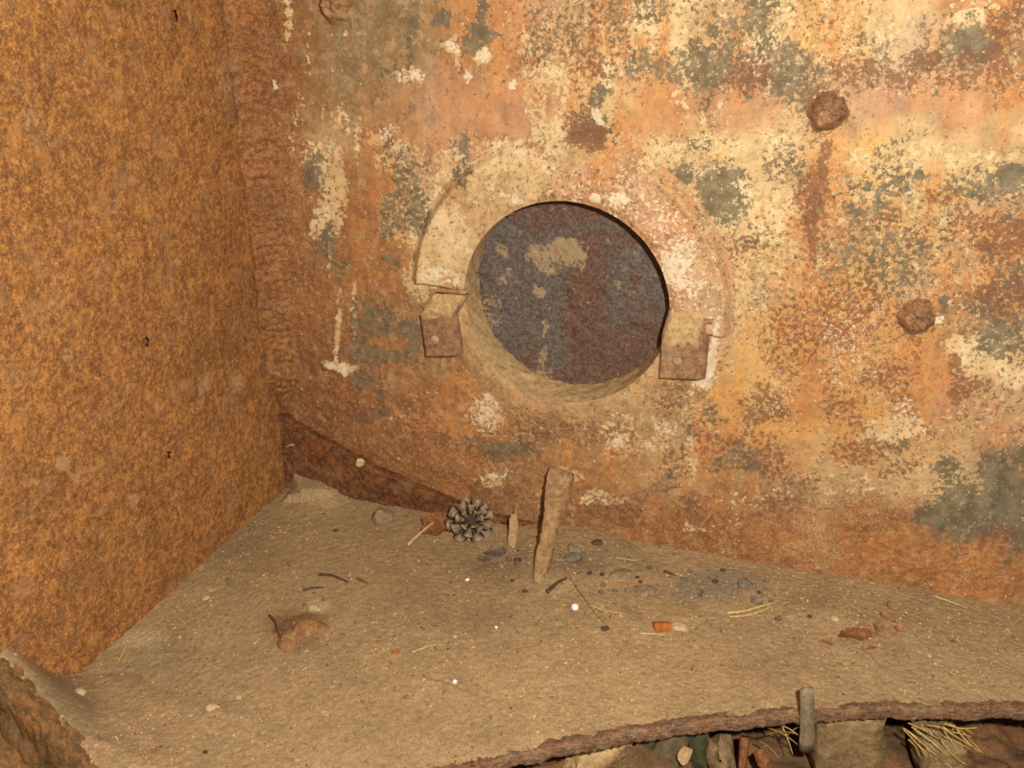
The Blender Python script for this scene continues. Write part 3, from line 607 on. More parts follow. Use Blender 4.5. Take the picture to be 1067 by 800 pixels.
# inner wall of the recess, with the dusty lower slope
qd = np.linspace(0, 1, 24); T2, D2 = np.meshgrid(tha, qd, indexing='ij'); deg2 = np.degrees(T2) % 360
low2 = np.exp(-(((deg2-250+180) % 360-180)/55.)**2)
r2 = R1*(1+.05*low2) - D2**.8*R1*(.005+.045*low2) + (fbm(np.cos(T2)*9+30, D2*3+np.sin(T2)*9, 141, 3)-.5)*.004*np.clip(D2*6, 0, 1)
r2[-1] = r2[0]
h2 = .0055 - .0065*0 - D2*DEP
h2 = np.where((deg2 < 177) | (deg2 > 354), .0052, .0022) - D2*DEP
S2 = pc_s+r2*np.cos(T2); Z2 = pc_z+r2*np.sin(T2)
PI_ = np.stack([W0[0]+ES[0]*S2+EN[0]*h2, W0[1]+ES[1]*S2+EN[1]*h2, Z2], -1)
grid_obj('recess_lip', rel(PI_), M_DUST, port)
# the plug
g = NT('plug_scale'); 
b = g.noise(90, 5, .65); n = g.noise(330, 4, .65, seed=2); n3 = g.noise(800, 3, .6, seed=3)
c = g.mix(g.step(n, .35, .65), L(90, 78, 68), L(122, 108, 94))
red = g.attr('mask_a')
fr_ = flake(g, red[1], g.noise(120, 6, .75, seed=5), 2.6, .32); c = g.mix(g.math('MULTIPLY', fr_, .85), c, g.mix(g.step(n, .38, .62), L(94, 64, 50), L(128, 88, 66)))
c = g.mix(g.math('MULTIPLY', g.step(n3, .62, .72), .5), c, L(150, 92, 56)); c = g.mix(g.math('MULTIPLY', g.step(n3, .38, .30), .6), c, L(58, 44, 38))
fcm = flake(g, red[2], g.noise(200, 6, .78, seed=6), 4.0, .14); c = g.mix(g.math('MULTIPLY', fcm, .85), c, L(178, 148, 106))
M_PLUG = g.done(c, .75, g.math('ADD', n, g.math('MULTIPLY', n3, .6)), .9, .002)
T3, Q3 = np.meshgrid(tha, np.linspace(0, 1.03, 90), indexing='ij'); r3 = Q3*R1
h3 = -DEP*.93 + (fbm(40+np.cos(T3)*r3*90, 40+np.sin(T3)*r3*90, 151, 4)-.5)*.006
h3[-1] = h3[0]
S3 = pc_s+r3*np.cos(T3); Z3 = pc_z+r3*np.sin(T3)
PP3 = np.stack([W0[0]+ES[0]*S3+EN[0]*h3, W0[1]+ES[1]*S3+EN[1]*h3, Z3], -1)
u3, v3 = project(PP3[..., 0], PP3[..., 1], PP3[..., 2])
def blobs(u, v, rows):
    acc = np.zeros_like(u); wu = (fbm(u/14., v/14., 161, 3)-.5)*16; wv = (fbm(u/14.+9, v/14.+9, 163, 3)-.5)*16
    for (bu, bv, ru, rv, s) in rows: acc = np.maximum(acc, s*np.clip(1.35-.85*(((u+wu-bu)/ru)**2+((v+wv-bv)/rv)**2), 0, 1))
    return acc
mred = blobs(u3, v3, [(640,370,56,34,.75),(610,320,26,60,.8),(612,280,22,50,.75),(600,400,60,20,.7),(660,330,14,60,.5),(580,222,60,14,.7),(640,250,40,14,.5),(680,360,20,40,.7),(560,240,16,12,.5),(505,300,10,30,.4),(540,380,30,24,.5)])
mcr = blobs(u3, v3, [(588,262,20,14,.95),(566,268,14,10,.8),(575,278,10,8,.7),(600,270,12,8,.6),(526,262,8,8,.6),(560,305,6,6,.8),(569,342,4,10,.9),(567,370,3,14,.7),(510,335,14,10,.35),(530,290,10,8,.45),(512,320,12,12,.4),(570,388,6,6,.5),(640,298,6,4,.6)])
grid_obj('plug', rel(PP3), M_PLUG, port, attrs=dict(mask_a=np.stack([mred, mcr, mcr], -1)))
# brackets: bent plates that stand off the ring
def bracket(pts_front, top_back, gap, thick, seed):
    """pts_front: px corners of the front face (tl, tr, br, bl) at height gap+thick over the wall; top_back: px of the two upper corners lying on the ring"""
    hf = gap+thick
    f = [on_wall(u, v, hf) for u, v in pts_front]; tb = [on_wall(u, v, .008) for u, v in top_back]
    NU, NV = 18, 34
    out = []; inn = []
    for i in range(NU):
        a = i/(NU-1)
        t0 = tb[0]+(tb[1]-tb[0])*a; t1 = f[0]+(f[1]-f[0])*a; t2 = f[3]+(f[2]-f[3])*a
        col = []
        for j in range(NV):
            k = j/(NV-1)
            if k < .36:
                w = k/.36; p = t0+(t1-t0)*w; p = p+EN*(.0014*math.sin(w*math.pi))
            else:
                w = (k-.36)/.64; p = t1+(t2-t1)*w
            # rolled right side
            roll = max(0, (a-.80)/.20); p = p-EN*(.006*roll**2*(1 if k > .2 else 0))
            nse = float(fbm(np.array([p[0]*150]), np.array([p[2]*150]), seed, 3)[0])-.5
            col.append(p+EN*nse*.0022)
        out.append(col)
    bm = bmesh.new()
    VO = [[bm.verts.new(Vector(p-PC)) for p in c] for c in out]
    VI = [[bm.verts.new(Vector(p-PC-EN*thick)) for p in c] for c in out]
    for i in range(NU-1):
        for j in range(NV-1):
            bm.faces.new((VO[i][j], VO[i+1][j], VO[i+1][j+1], VO[i][j+1])); bm.faces.new((VI[i][j], VI[i][j+1], VI[i+1][j+1], VI[i+1][j]))
    for j in range(NV-1):
        bm.faces.new((VO[0][j], VO[0][j+1], VI[0][j+1], VI[0][j])); bm.faces.new((VO[-1][j], VI[-1][j], VI[-1][j+1], VO[-1][j+1]))
    for i in range(NU-1):
        bm.faces.new((VO[i][-1], VO[i+1][-1], VI[i+1][-1], VI[i][-1])); bm.faces.new((VO[i][0], VI[i][0], VI[i+1][0], VO[i+1][0]))
    o = bm_obj('bracket', bm, M_BRK, port)
    return o, f, tb
def rivet(par, u, v, h, rpx, mat):
    c = on_wall(u, v, h); r = rpx*.00092
    n = 20; m = 6; T_, Q_ = np.meshgrid(np.linspace(0, 2*np.pi, n), np.linspace(0, 1, m), indexing='ij')
    hh_ = .0012*np.sqrt(np.clip(1-Q_**2, 0, 1))-.0004
    PP = (c-PC)+ES*(r*Q_*np.cos(T_))[..., None]+np.array([0, 0, 1])*(r*Q_*np.sin(T_))[..., None]+EN*hh_[..., None]
    return grid_obj('rivet', PP, mat, par)
def dust_on(par, f, tb, lo, seed, a0=0.0, a1=.9):
    """thin drift of dust on the sloping top of a bracket"""
    NU, NV = 44, 16; PPd = np.zeros((NU, NV, 3))
    for i in range(NU):
        a = a0+(a1-a0)*i/(NU-1); t0 = tb[0]+(tb[1]-tb[0])*a; t1 = f[0]+(f[1]-f[0])*a; t2 = f[3]+(f[2]-f[3])*a
        e = lo*(1+.9*(float(fbm(np.array([a*5.]), np.array([seed*1.]), seed, 2)[0])-.5)*2)
        for j in range(NV):
            k = j/(NV-1)*(1+e)
            p = t0+(t1-t0)*k if k < 1 else t1+(t2-t1)*(k-1)
            edge_ = min(i, NU-1-i, j, NV-1-j)/4.; bump = .0022*min(1, edge_)+.0006
            PPd[i, j] = p-PC+EN*(bump+.0012*math.sin(min(1, k)*math.pi)+(float(vnoise(np.array([p[0]*400]), np.array([p[2]*400]), seed)[0])-.5)*.0012)
    return tag(grid_obj('dust', PPd, M_DUST, par), 'pale dust lying on its sloping top')
brl, fL, tL = bracket([(438,328),(474,330),(480,371),(444,372)], [(452,306),(487,308)], .006, .006, 171)
rivet(brl, 453, 354, .0145, 4.6, mat_simple('rivet_pale', (168, 128, 92), (200, 164, 122), 300))
dust_on(brl, fL, tL, .05, 173)
brr, fR, tR = bracket([(690,348),(738,350),(734,397),(687,394)], [(698,320),(746,324)], .007, .006, 181)
rivet(brr, 706, 377, .0155, 4.4, mat_simple('rivet_grey', (150, 120, 90), (176, 146, 110), 300))
dust_on(brr, fR, tR, .22, 183, .05, .8)

# ------------------------------------------------------------------ what lies in the dust
def pxm(p):                                            # metres covered by one picture unit at p
    d = p[1]*cP-(p[2]-H)*sP; return d/F
M_STONE = mat_simple('grey_stone', (124, 104, 80), (150, 124, 92), 160, .9, c3=(172, 138, 94), amt3=.8)
M_PALE = mat_simple('pale_stone', (190, 160, 116), (214, 184, 136), 160, .9, c3=(172, 136, 92))
M_BLUE = mat_simple('slate_stone', (108, 98, 84), (132, 114, 92), 160, .9, c3=(166, 134, 92), amt3=.8)
M_RED = mat_simple('rust_crumb_skin', (130, 86, 54), (162, 106, 66), 180, .9, c3=(170, 136, 92))
M_ORANGE = mat_simple('orange_chip_skin', (158, 86, 34), (186, 108, 46), 180, .85)
M_WHITE = mat_simple('white_bead_skin', (238, 232, 220), (252, 248, 238), 300, .4, bump=.1)
M_STRAW = mat_simple('straw', (196, 162, 98), (222, 190, 124), 300, .7, bump=.2)
M_STRAW2 = mat_simple('brown_needle', (150, 108, 58), (184, 138, 78), 300, .7, bump=.2)
M_GOLD = mat_simple('golden_needle', (190, 146, 62), (216, 176, 92), 300, .7, bump=.2)
M_TWIG = mat_simple('dark_twig', (74, 54, 38), (104, 78, 54), 300, .9)
M_BARK = mat_simple('red_brown_bark', (124, 74, 42), (160, 102, 60), 220, .9, c3=(96, 62, 40))
M_LEAF = mat_simple('tan_leaf', (160, 124, 82), (188, 150, 102), 150, .85)
M_LEAFD = mat_simple('dark_leaf', (92, 76, 60), (124, 102, 78), 150, .85)
M_CONE = mat_simple('cone_scale', (140, 116, 88), (176, 148, 112), 240, .8, c3=(104, 84, 64))
M_CONED = mat_simple('cone_core', (62, 48, 38), (84, 66, 50), 240, .9)

def stone(name, u, v, w, h, mat, label, cat, seed, sink=.42, flat=.6, sub=2, rough=.35):
    p = on_ground(u, v); k = pxm(p); rx = w*k/2; ry = rx*.8; rz = h*k/2*flat+.0008
    o = bm_obj(name, rock_bm(rx, ry, rz, seed, rough, sub), mat, None, sub > 2)
    o.location = Vector((p[0], p[1], p[2]+rz*(1-2*sink)*.8)); o.rotation_euler = (random.uniform(-.15, .15), random.uniform(-.15, .15), random.uniform(0, 6))if False else (0, 0, 0)
    return tag(o, label, cat)
def needle(name, uv, r_px, mat, label, cat, lift=.0012, arch=.002, group=None):
    pts = []
    for i, (u, v) in enumerate(uv):
        p = on_ground(u, v); pts.append(p)
    # resample smoothly
    q = []
    for a, b in zip(pts, pts[1:]):
        for t in np.linspace(0, 1, 7)[:-1]: q.append(a+(b-a)*t)
    q.append(pts[-1]); q = np.array(q)
    for _ in range(3): q[1:-1] = (q[:-2]+2*q[1:-1]+q[2:])/4
    z = ground(q[:, 0], q[:, 1]); tpar = np.linspace(0, 1, len(q))
    k = pxm(q[len(q)//2]); r = r_px*k
    z = np.maximum(z, np.interp(tpar, [0, 1], [z[0], z[-1]])) + r*.9 + lift*.3 + arch*np.sin(tpar*np.pi)*.3
    q[:, 2] = z; c = q.mean(0)
    o = bm_obj(name, tube_bm([x-c for x in q], r, r*.55, 6), mat, None); o.location = Vector(c)
    return tag(o, label, cat, group)
def flake_obj(name, u, v, w, h, mat, label, cat, seed, tilt=(.3, 0, 0), thick=.0012, lift=.002, group=None, loc=None):
    """irregular curled thin piece with thickness"""
    p = on_ground(u, v) if loc is None else loc; k = pxm(p); rng = random.Random(seed)
    n = 14; bm = bmesh.new(); top = []; bot = []
    rad = [rng.uniform(.72, 1.1) for _ in range(n)]
    for layer, zz in ((top, thick/2), (bot, -thick/2)):
        for ring in (0, .5, 1.0):
            if ring == 0: layer.append([bm.verts.new((0, 0, zz))]); continue
            layer.append([bm.verts.new((w*k/2*ring*rad[i]*math.cos(2*math.pi*i/n), h*k/2*ring*rad[i]*math.sin(2*math.pi*i/n), zz + .22*w*k*ring**2*math.cos(2*math.pi*i/n+seed)**2*.5)) for i in range(n)])
    for layer, fl in ((top, 1), (bot, -1)):
        for i in range(n):
            j = (i+1) % n
            f = [layer[0][0], layer[1][i], layer[1][j]]; bm.faces.new(f if fl > 0 else f[::-1])
            f = [layer[1][i], layer[2][i], layer[2][j], layer[1][j]]; bm.faces.new(f if fl > 0 else f[::-1])
    for i in range(n):
        j = (i+1) % n; bm.faces.new((top[2][i], bot[2][i], bot[2][j], top[2][j]))
    o = bm_obj(name, bm, mat, None, False); o.location = Vector((p[0], p[1], p[2]+lift)); o.rotation_euler = tilt
    return tag(o, label, cat, group)

# bent metal strip leaning on the wall
pt = on_wall(586, 490, .008); pb = on_ground(561, 606); pb[2] -= .004
nS = 40; bm = bmesh.new(); rows = []
ax = (pb-pt); ax /= np.linalg.norm(ax); sdv = np.cross(ax, np.array([0, -1., .25])); sdv /= np.linalg.norm(sdv); 
if sdv[0] < 0: sdv = -sdv
fwd = np.cross(sdv, ax); 
if fwd[1] > 0: fwd = -fwd
for i in range(nS):
    t = i/(nS-1); c = pt+(pb-pt)*t + fwd*(.001*math.sin(t*math.pi))
    w = (.0135*(1-t)+.0062*t)*(1+.12*math.sin(t*9)) ; k = pxm(c)
    sec = [(-w, .000), (-w*.92, .0026), (-w*.1, .0036), (w*.45, .0028), (w*.98, -.0015), (w*.95, -.0040), (w*.4, .0012), (-w*.1, .0022), (-w*.9, -.001)]
    r = []
    for (a, b) in sec:
        e = (float(vnoise(np.array([t*34.]), np.array([a*500.]), 201)[0])-.5)*.0022
        r.append(bm.verts.new(Vector(c + sdv*(a+e) + fwd*(b+e))))
    rows.append(r)
for A, B in zip(rows, rows[1:]):
    for k in range(len(A)): bm.faces.new((A[k], A[(k+1) % len(A)], B[(k+1) % len(A)], B[k]))
bm.faces.new(rows[0][::-1]); bm.faces.new(rows[-1])
tag(bm_obj('metal_strip', bm, M_STRIP, None), 'narrow dusty metal strip leaning from the ledge up against the end wall', 'strip')

# open pine cone
pc = on_ground(490, 554); kc = pxm(pc)
cone = tag(empty('pine_cone', pc+np.array([0, 0, .012])), 'grey open pine cone lying in the dust at the foot of the wall', 'pine cone')
cone.rotation_euler = (math.radians(46), math.radians(-18), math.radians(25))
RCN = 25*kc
bm = bmesh.new(); bmesh.ops.create_icosphere(bm, subdivisions=2, radius=1)
for v in bm.verts: v.co = Vector((v.co.x*RCN*.42, v.co.y*RCN*.42, v.co.z*RCN*.75))
bm_obj('core', bm, M_CONED, cone)
bm = bmesh.new()                                        # one scale: spoon shape with a thick tip
sec = [(0, .10, .05), (.35, .20, .06), (.65, .31, .08), (.88, .34, .13), (1.0, .22, .10)]
vr_ = []
for (x, w, th) in sec:
    zc2 = .18*x*x
    vr_.append([bm.verts.new((x, -w, zc2)), bm.verts.new((x, 0, zc2+th)), bm.verts.new((x, w, zc2)), bm.verts.new((x, 0, zc2-th*.6))])
for A, B in zip(vr_, vr_[1:]):
    for k in range(4): bm.faces.new((A[k], A[(k+1) % 4], B[(k+1) % 4], B[k]))
bm.faces.new(vr_[0][::-1]); bm.faces.new(vr_[-1])
sc0 = bm_obj('scale', bm, M_CONE, cone)
first = True
for k in range(30):
    t = k/29; a = k*2.39996; zz_ = RCN*(-.55+1.15*t); ln = RCN*(1.0*math.sin(math.pi*(.25+.62*t))**.8)*.92
    o = sc0 if first else link(sc0.copy(), cone)
    first = False
    el = -.25+1.15*t
    o.location = Vector((math.cos(a)*RCN*.12, math.sin(a)*RCN*.12, zz_)); o.rotation_euler = (0, -el, a); o.scale = (ln, ln*.95, ln)

stone('grey_stone', 400, 543, 22, 34, M_STONE, 'grey oval stone half buried at the foot of the dark wedge strip', 'stone', 31, .3, .75)
flake_obj('bark_flake', 455, 551, 40, 26, M_BARK, 'red brown flake of bark beside the pine cone', 'bark', 5, (.5, .1, .5), .0020, .004)
needle('pine_needle', [(425, 570), (450, 551), (473, 534)], 1.5, M_STRAW, 'pale straw lying across the bark flake left of the pine cone', 'needle', .004, .012)
pch = on_ground(535, 566)
fl_o = flake_obj('leaf_fragment', 535, 566, 11, 46, M_LEAF, 'narrow tan leaf fragment standing upright between cone and metal strip', 'leaf', 9, (math.radians(62), 0, math.radians(-12)), .001, .016)
flake_obj('dark_flake', 517, 578, 26, 12, M_LEAFD, 'dark curled flake just below and right of the pine cone', 'flake', 12, (.25, .1, .3), .001, .003)
flake_obj('dark_flake', 505, 584, 16, 8, M_LEAFD, 'small dark flake below the pine cone, nearer the camera than its neighbour', 'flake', 14, (.2, -.1, -.3), .001, .002)
needle('twig', [(570, 619), (580, 609), (590, 604)], 2.2, M_TWIG, 'short dark twig stub at the foot of the metal strip', 'twig', .001, 0)
stone('dark_crumb', 547, 616, 7, 6, M_TWIG, 'dark crumb just left of the short twig stub', 'crumb', 17)
for (u, v, w, h, m, lb) in ((602, 572, 24, 16, M_STONE, 'grey stone right beside the foot of the metal strip'), (598, 581, 20, 14, M_BLUE, 'slate grey stone below the grey stone right of the metal strip'), (622, 566, 13, 9, M_TWIG, 'small dark pebble right of the metal strip under the wall'),
        (648, 601, 28, 15, M_STONE, 'low grey brown stone above the white bead to its right'), (672, 616, 26, 16, M_STONE, 'grey stone at the left end of the grey dust patch'), (789, 627, 13, 11, M_BLUE, 'bluish grey pebble just above the pair of straws'),
        (776, 608, 20, 12, M_BLUE, 'slate pebble near the wall above the bluish grey pebble'), (707, 655, 22, 15, M_PALE, 'pale rounded pebble touching the orange chip'), (327, 634, 17, 13, M_PALE, 'cream pebble on top of the rusty lump at the left'),
        (240, 608, 10, 7, M_STONE, 'small stone in the dust close to the foot of the left plate'), (303, 588, 11, 11, M_RED, 'red brown crumb behind the rusty lump at the left'), (284, 600, 10, 7, M_RED, 'dull red crumb left of the twigs behind the rusty lump'),
        (413, 679, 9, 6, M_ORANGE, 'bright orange crumb in the open dust right of the rusty lump'), (424, 727, 8, 6, M_RED, 'reddish crumb in the bare dust near the bottom centre'), (374, 483, 11, 11, M_PALE, None), (350, 553, 6, 5, M_TWIG, 'dark speck of grit below the corner of the two walls'),
        (870, 645, 10, 7, M_PALE, 'pale pebble left of the rust flakes at the right'), (1044, 678, 10, 7, M_STONE, 'brown grey pebble at the far right of the ledge'), (630, 655, 9, 6, M_TWIG, 'dark crumb at the end of the long thin needle'), (770, 652, 8, 6, M_STONE, 'small grey pebble below the pair of straws'),
        (214, 623, 9, 6, M_PALE, 'pale crumb against the foot of the left plate'), (83, 722, 14, 11, M_PALE, 'pale lump in the dust by the bent lip at the left'), (222, 737, 16, 9, M_PALE, 'flat pale stone sunk in the dust near the lower left'), (249, 727, 7, 5, M_PALE, 'cream crumb right of the flat pale stone at lower left'),
        (214, 784, 6, 6, M_TWIG, 'tiny dark crumb at the bottom of the dust left of centre')):
    if lb: stone('pebble', u, v, w, h, m, lb, 'pebble', int(u*7+v))
p = on_wall(375, 482, .016); o = bm_obj('pebble', rock_bm(.006, .005, .005, 77), M_PALE, None, False); o.location = Vector(p); tag(o, 'pale chip caught on the dark wedge strip', 'pebble')
# rubble strewn under the end wall: crumbs too alike to single out
rngc = random.Random(21)
for i in range(46):
    t_ = rngc.random(); u = 500+330*t_+rngc.uniform(-30, 30); v = 568+46*t_+rngc.uniform(-6, 34)
    if math.hypot(u-599, v-635) < 14 or (545 < u < 600 and v < 612): continue
    m = (M_TWIG, M_BLUE, M_STONE, M_LEAFD)[i % 4]; w = rngc.uniform(4, 9)
    o = stone('crumb', u, v, w, w*rngc.uniform(.6, .9), m, 'dull dark crumb in the rubble strewn along the foot of the end wall', 'crumb', 900+i, .3, .7, 1)
    o['group'] = 'dark crumbs along the foot of the end wall'
# white bead
p = on_ground(599, 635); k = pxm(p); bm = bmesh.new(); bmesh.ops.create_icosphere(bm, subdivisions=3, radius=4.2*k)
for v in bm.verts: v.co.z *= .9
o = bm_obj('bead', bm, M_WHITE); o.location = Vector(p+np.array([0, 0, 3.2*k])); tag(o, 'small round white bead in the middle of the dust', 'bead')
for (u, v, r, lb) in ((474, 711, 2.6, 'tiny white crumb in the bare dust near the bottom centre'), (517, 654, 2.0, 'tiny white crumb left of the white bead'), (487, 605, 2.4, 'tiny cream crumb in the dust below the pine cone')):
    p = on_ground(u, v); k = pxm(p); o = bm_obj('crumb', rock_bm(r*k, r*k*.9, r*k*.8, int(u)), M_WHITE, None, False); o.location = Vector(p+np.array([0, 0, r*k*.5])); tag(o, lb, 'crumb')
needle('pine_needle', [(594, 603), (606, 622), (620, 641), (641, 661)], .75, M_STRAW2, 'long thin needle curving past the white bead', 'needle')
needle('pine_needle', [(613, 631), (630, 638), (652, 640)], .75, M_STRAW, 'thin pale needle branching right above the white bead', 'needle')
needle('straw', [(667, 661), (680, 662), (693, 663)], 1.1, M_STRAW, 'short pale straw lying below the orange chip', 'straw')
needle('straw', [(757, 641), (775, 640), (792, 635), (806, 630)], 1.5, M_STRAW, 'upper of two pale straws side by side, right of the grey patch', 'straw', .004, .004)
needle('straw', [(760, 644), (778, 643), (793, 639), (804, 633)], 1.1, M_STRAW, 'lower of two pale straws side by side, right of the grey patch', 'straw', .002, .002)
needle('twig', [(333, 600), (346, 601), (363, 608)], 1.5, M_TWIG, 'dark twig in the dust behind the rusty lump', 'twig', .002)
needle('twig', [(316, 616), (326, 614), (337, 613)], 1.2, M_TWIG, 'short thin twig touching the rusty lump from behind', 'twig', .001)
needle('twig', [(372, 604), (378, 607), (384, 609)], 1.6, M_BARK, 'stubby red brown twig right of the dark twig', 'twig', .001)
needle('twig', [(692, 596), (698, 599), (704, 601)], 1.2, M_TWIG, 'dark sliver near the wall above the grey dust patch', 'twig', .002)
needle('straw', [(645, 583), (660, 587), (672, 584)], 1.6, M_LEAF, 'tan flat straw under the wall right of the stones', 'straw', .002)
needle('pine_needle', [(124, 690), (129, 680), (133, 672)], 1.0, M_GOLD, 'orange needle standing against the foot of the left plate', 'needle', .002)
needle('pine_needle', [(128, 692), (134, 682), (137, 675)], .8, M_GOLD, 'thinner orange needle right beside the one at the left plate', 'needle', .002)
needle('pine_needle', [(972, 622), (990, 629), (1008, 635)], 1.0, M_STRAW, 'faint pale needle against the foot of the wall at far right', 'needle', .002)
needle('pine_needle', [(430, 680), (443, 676), (456, 672)], .8, M_STRAW, 'pale needle near the orange crumb in open dust', 'needle', .001)
needle('pine_needle', [(440, 704), (470, 714), (500, 727)], .7, M_STRAW2, 'thin brown needle passing under the tiny white crumb', 'needle', .001)
p = on_wall(307, 463, .014); q = on_wall(297, 466, .014); c = (p+q)/2
o = bm_obj('straw', tube_bm([q-c, (p+q)/2-c+np.array([0, 0, .0008]), p-c], .0009, .0006), M_STRAW); o.location = Vector(c); tag(o, 'bit of straw caught at the end of the wedge strip', 'straw')
# orange chip
p = on_ground(690, 655); k = pxm(p); bm = bmesh.new(); bmesh.ops.create_cube(bm, size=1)
for v in bm.verts: v.co = Vector((v.co.x*18*k*(1+.06*v.co.z), v.co.y*9*k, v.co.z*9*k))
bmesh.ops.bevel(bm, geom=list(bm.edges), offset=.0009, segments=2, affect='EDGES')
bmesh.ops.subdivide_edges(bm, edges=list(bm.edges), cuts=1); jitter(bm, .0006, 211, 300)
o = bm_obj('chip', bm, M_ORANGE, None, False); o.location = Vector(p+np.array([0, 0, 3.5*k])); o.rotation_euler = (-.35, .05, .06); tag(o, 'small brick orange block chip beside a pale pebble', 'chip')
# half-buried rusty lump with split edge
p = on_ground(311, 662); k = pxm(p)
o = bm_obj('rusty_lump', rock_bm(30*k, 24*k, 23*k, 505, .5, 4), mat_simple('lump_rust', (128, 86, 52), (160, 114, 70), 140, .9, bump=.8, dist=.002, c3=(176, 138, 92), amt3=.7)); o.location = Vector(p+np.array([0, .004, -.011])); tag(o, 'rusty brown lump half buried in the dust left of centre', 'lump')
needle('twig', [(281, 643), (287, 650), (290, 662), (296, 671)], 1.5, M_TWIG, 'thin dark strip along the left edge of the rusty lump', 'twig', .003)  # thin dark strip tracing the lump's dark left edge
# rust flakes to the right
for i, (u, v, w, h, tl3, lb) in enumerate(((890, 664, 40, 16, (.15, .05, .1), 'largest flat rust flake of the cluster at right'), (915, 655, 14, 10, (.5, .2, .4), 'small curled rust flake right of the largest one'), (928, 632, 12, 10, (.6, -.2, .9), 'rust flake farthest back, near the wall at right'), (922, 643, 12, 8, (.4, .3, -.4), 'rust flake between the back one and the curled one'),
        (936, 656, 12, 9, (.5, 0, .2), 'rust flake at the right end of the cluster'), (905, 677, 18, 6, (.2, 0, .1), 'narrow rust flake lowest in the cluster'), (862, 671, 16, 8, (.2, .1, -.1), 'thin rust flake at the left end of the cluster'))):
    flake_obj('rust_flake', u, v, w, h, M_RED if i else M_BARK, lb, 'flake', 40+i, tl3, .0012, .0025, 'rust flakes at the right of the ledge')

# loose grit: three kinds of crumbs far too many to count
def grit(name, n, mat, seed, lo, hi, label):
    rng = np.random.RandomState(seed); V = []; Fq = []
    octa = np.array([(1, 0, 0), (-1, 0, 0), (0, 1, 0), (0, -1, 0), (0, 0, 1), (0, 0, -1)], float)
    of = [(0, 2, 4), (2, 1, 4), (1, 3, 4), (3, 0, 4), (2, 0, 5), (1, 2, 5), (3, 1, 5), (0, 3, 5)]
    th = rng.uniform(math.radians(68), math.radians(134), n*3); ra = RAD+rng.uniform(.006, .62, n*3)
    x = RC[0]+np.cos(th)*ra; y = RC[1]+np.sin(th)*ra
    ok = (((x-W0[0])*EN[0]+(y-W0[1])*EN[1]) > .003) & (((x-LC[0])*LN[0]+(y-LC[1])*LN[1]) > .003)
    dens = fbm(x*18, y*18, seed, 3); ok &= rng.rand(n*3) < sstep(.38, .62, dens)*.9+.1
    x = x[ok][:n]; y = y[ok][:n]; z = ground(x, y); r = lo*(hi/lo)**(rng.rand(len(x))**2.2)
    for i in range(len(x)):
        o8 = octa*(r[i]*rng.uniform(.6, 1.15, 3))*np.where(rng.rand(6, 1) < .5, 1, .8); a = rng.uniform(0, 6.28); c, s_ = math.cos(a), math.sin(a)
        b = 6*i; tl2 = rng.uniform(-.6, .6)
        for w in o8:
            X_, Y_, Z_ = w[0]*c-w[1]*s_, w[0]*s_+w[1]*c, w[2]*.8+w[0]*tl2*.5
            V.append((x[i]+X_, y[i]+Y_, z[i]+Z_+r[i]*.15))
        Fq += [(b+p_, b+q_, b+t_) for p_, q_, t_ in of]
    GV.append(np.array(V)); GF.append(np.array(Fq)+sum(len(x_) for x_ in GV[:-1])); GM.append(mat); GI.append(len(Fq))
GV, GF, GM, GI = [], [], [], []
grit('tan_grit', 9000, M_DUST, 301, .0006, .0026, 'loose tan crumbs of grit strewn all over the dusty ledge')
grit('dark_grit', 3600, mat_simple('dark_grit_skin', (104, 78, 54), (140, 108, 74), 300), 302, .0005, .0024, 'dark brown crumbs of grit mixed into the dust')
grit('rust_grit', 1300, M_RED, 303, .0005, .0020, 'rust red crumbs of grit mixed into the dust')
grit('pale_grit', 900, M_PALE, 304, .0005, .0018, 'pale cream crumbs of grit mixed into the dust')

me = bpy.data.meshes.new('grit'); me.from_pydata(np.concatenate(GV).tolist(), [], np.concatenate(GF).tolist())
for m_g in GM: me.materials.append(m_g)
me.polygons.foreach_set('material_index', np.repeat(np.arange(len(GI)), GI).astype(np.int32))
tag(link(bpy.data.objects.new('grit', me), floor), 'loose crumbs of tan, brown, red and pale grit in the dust', kind='stuff')

# ------------------------------------------------------------------ below the ledge
def at_y(u, v, y):
    d = ray(u, v); return CAM+d*(y/d[1])
YL = 1.062*H
xs = np.linspace(-.55, .75, 380); ys = np.linspace(.80*H, 1.45*H, 150)
XB, YB = np.meshgrid(xs, ys, indexing='ij')
ZB = -.088 + (fbm(XB*12, YB*12, 401, 3)-.5)*.035 + (fbm(XB*70, YB*70, 403, 4)-.5)*.014 + (fbm(XB*300, YB*300, 405, 3)-.5)*.004 + .05*np.exp(-((XB-.10)/.05)**2)*sstep(.95*H, 1.1*H, YB)
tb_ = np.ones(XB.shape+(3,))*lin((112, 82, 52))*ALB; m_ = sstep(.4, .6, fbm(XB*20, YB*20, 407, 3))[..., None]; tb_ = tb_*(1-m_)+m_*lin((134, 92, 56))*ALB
tag(grid_obj('floor.001', np.stack([XB, YB, ZB], -1), M_DIRT, attrs=dict(tint=tb_)), 'dark littered bottom below the ledge', kind='structure')
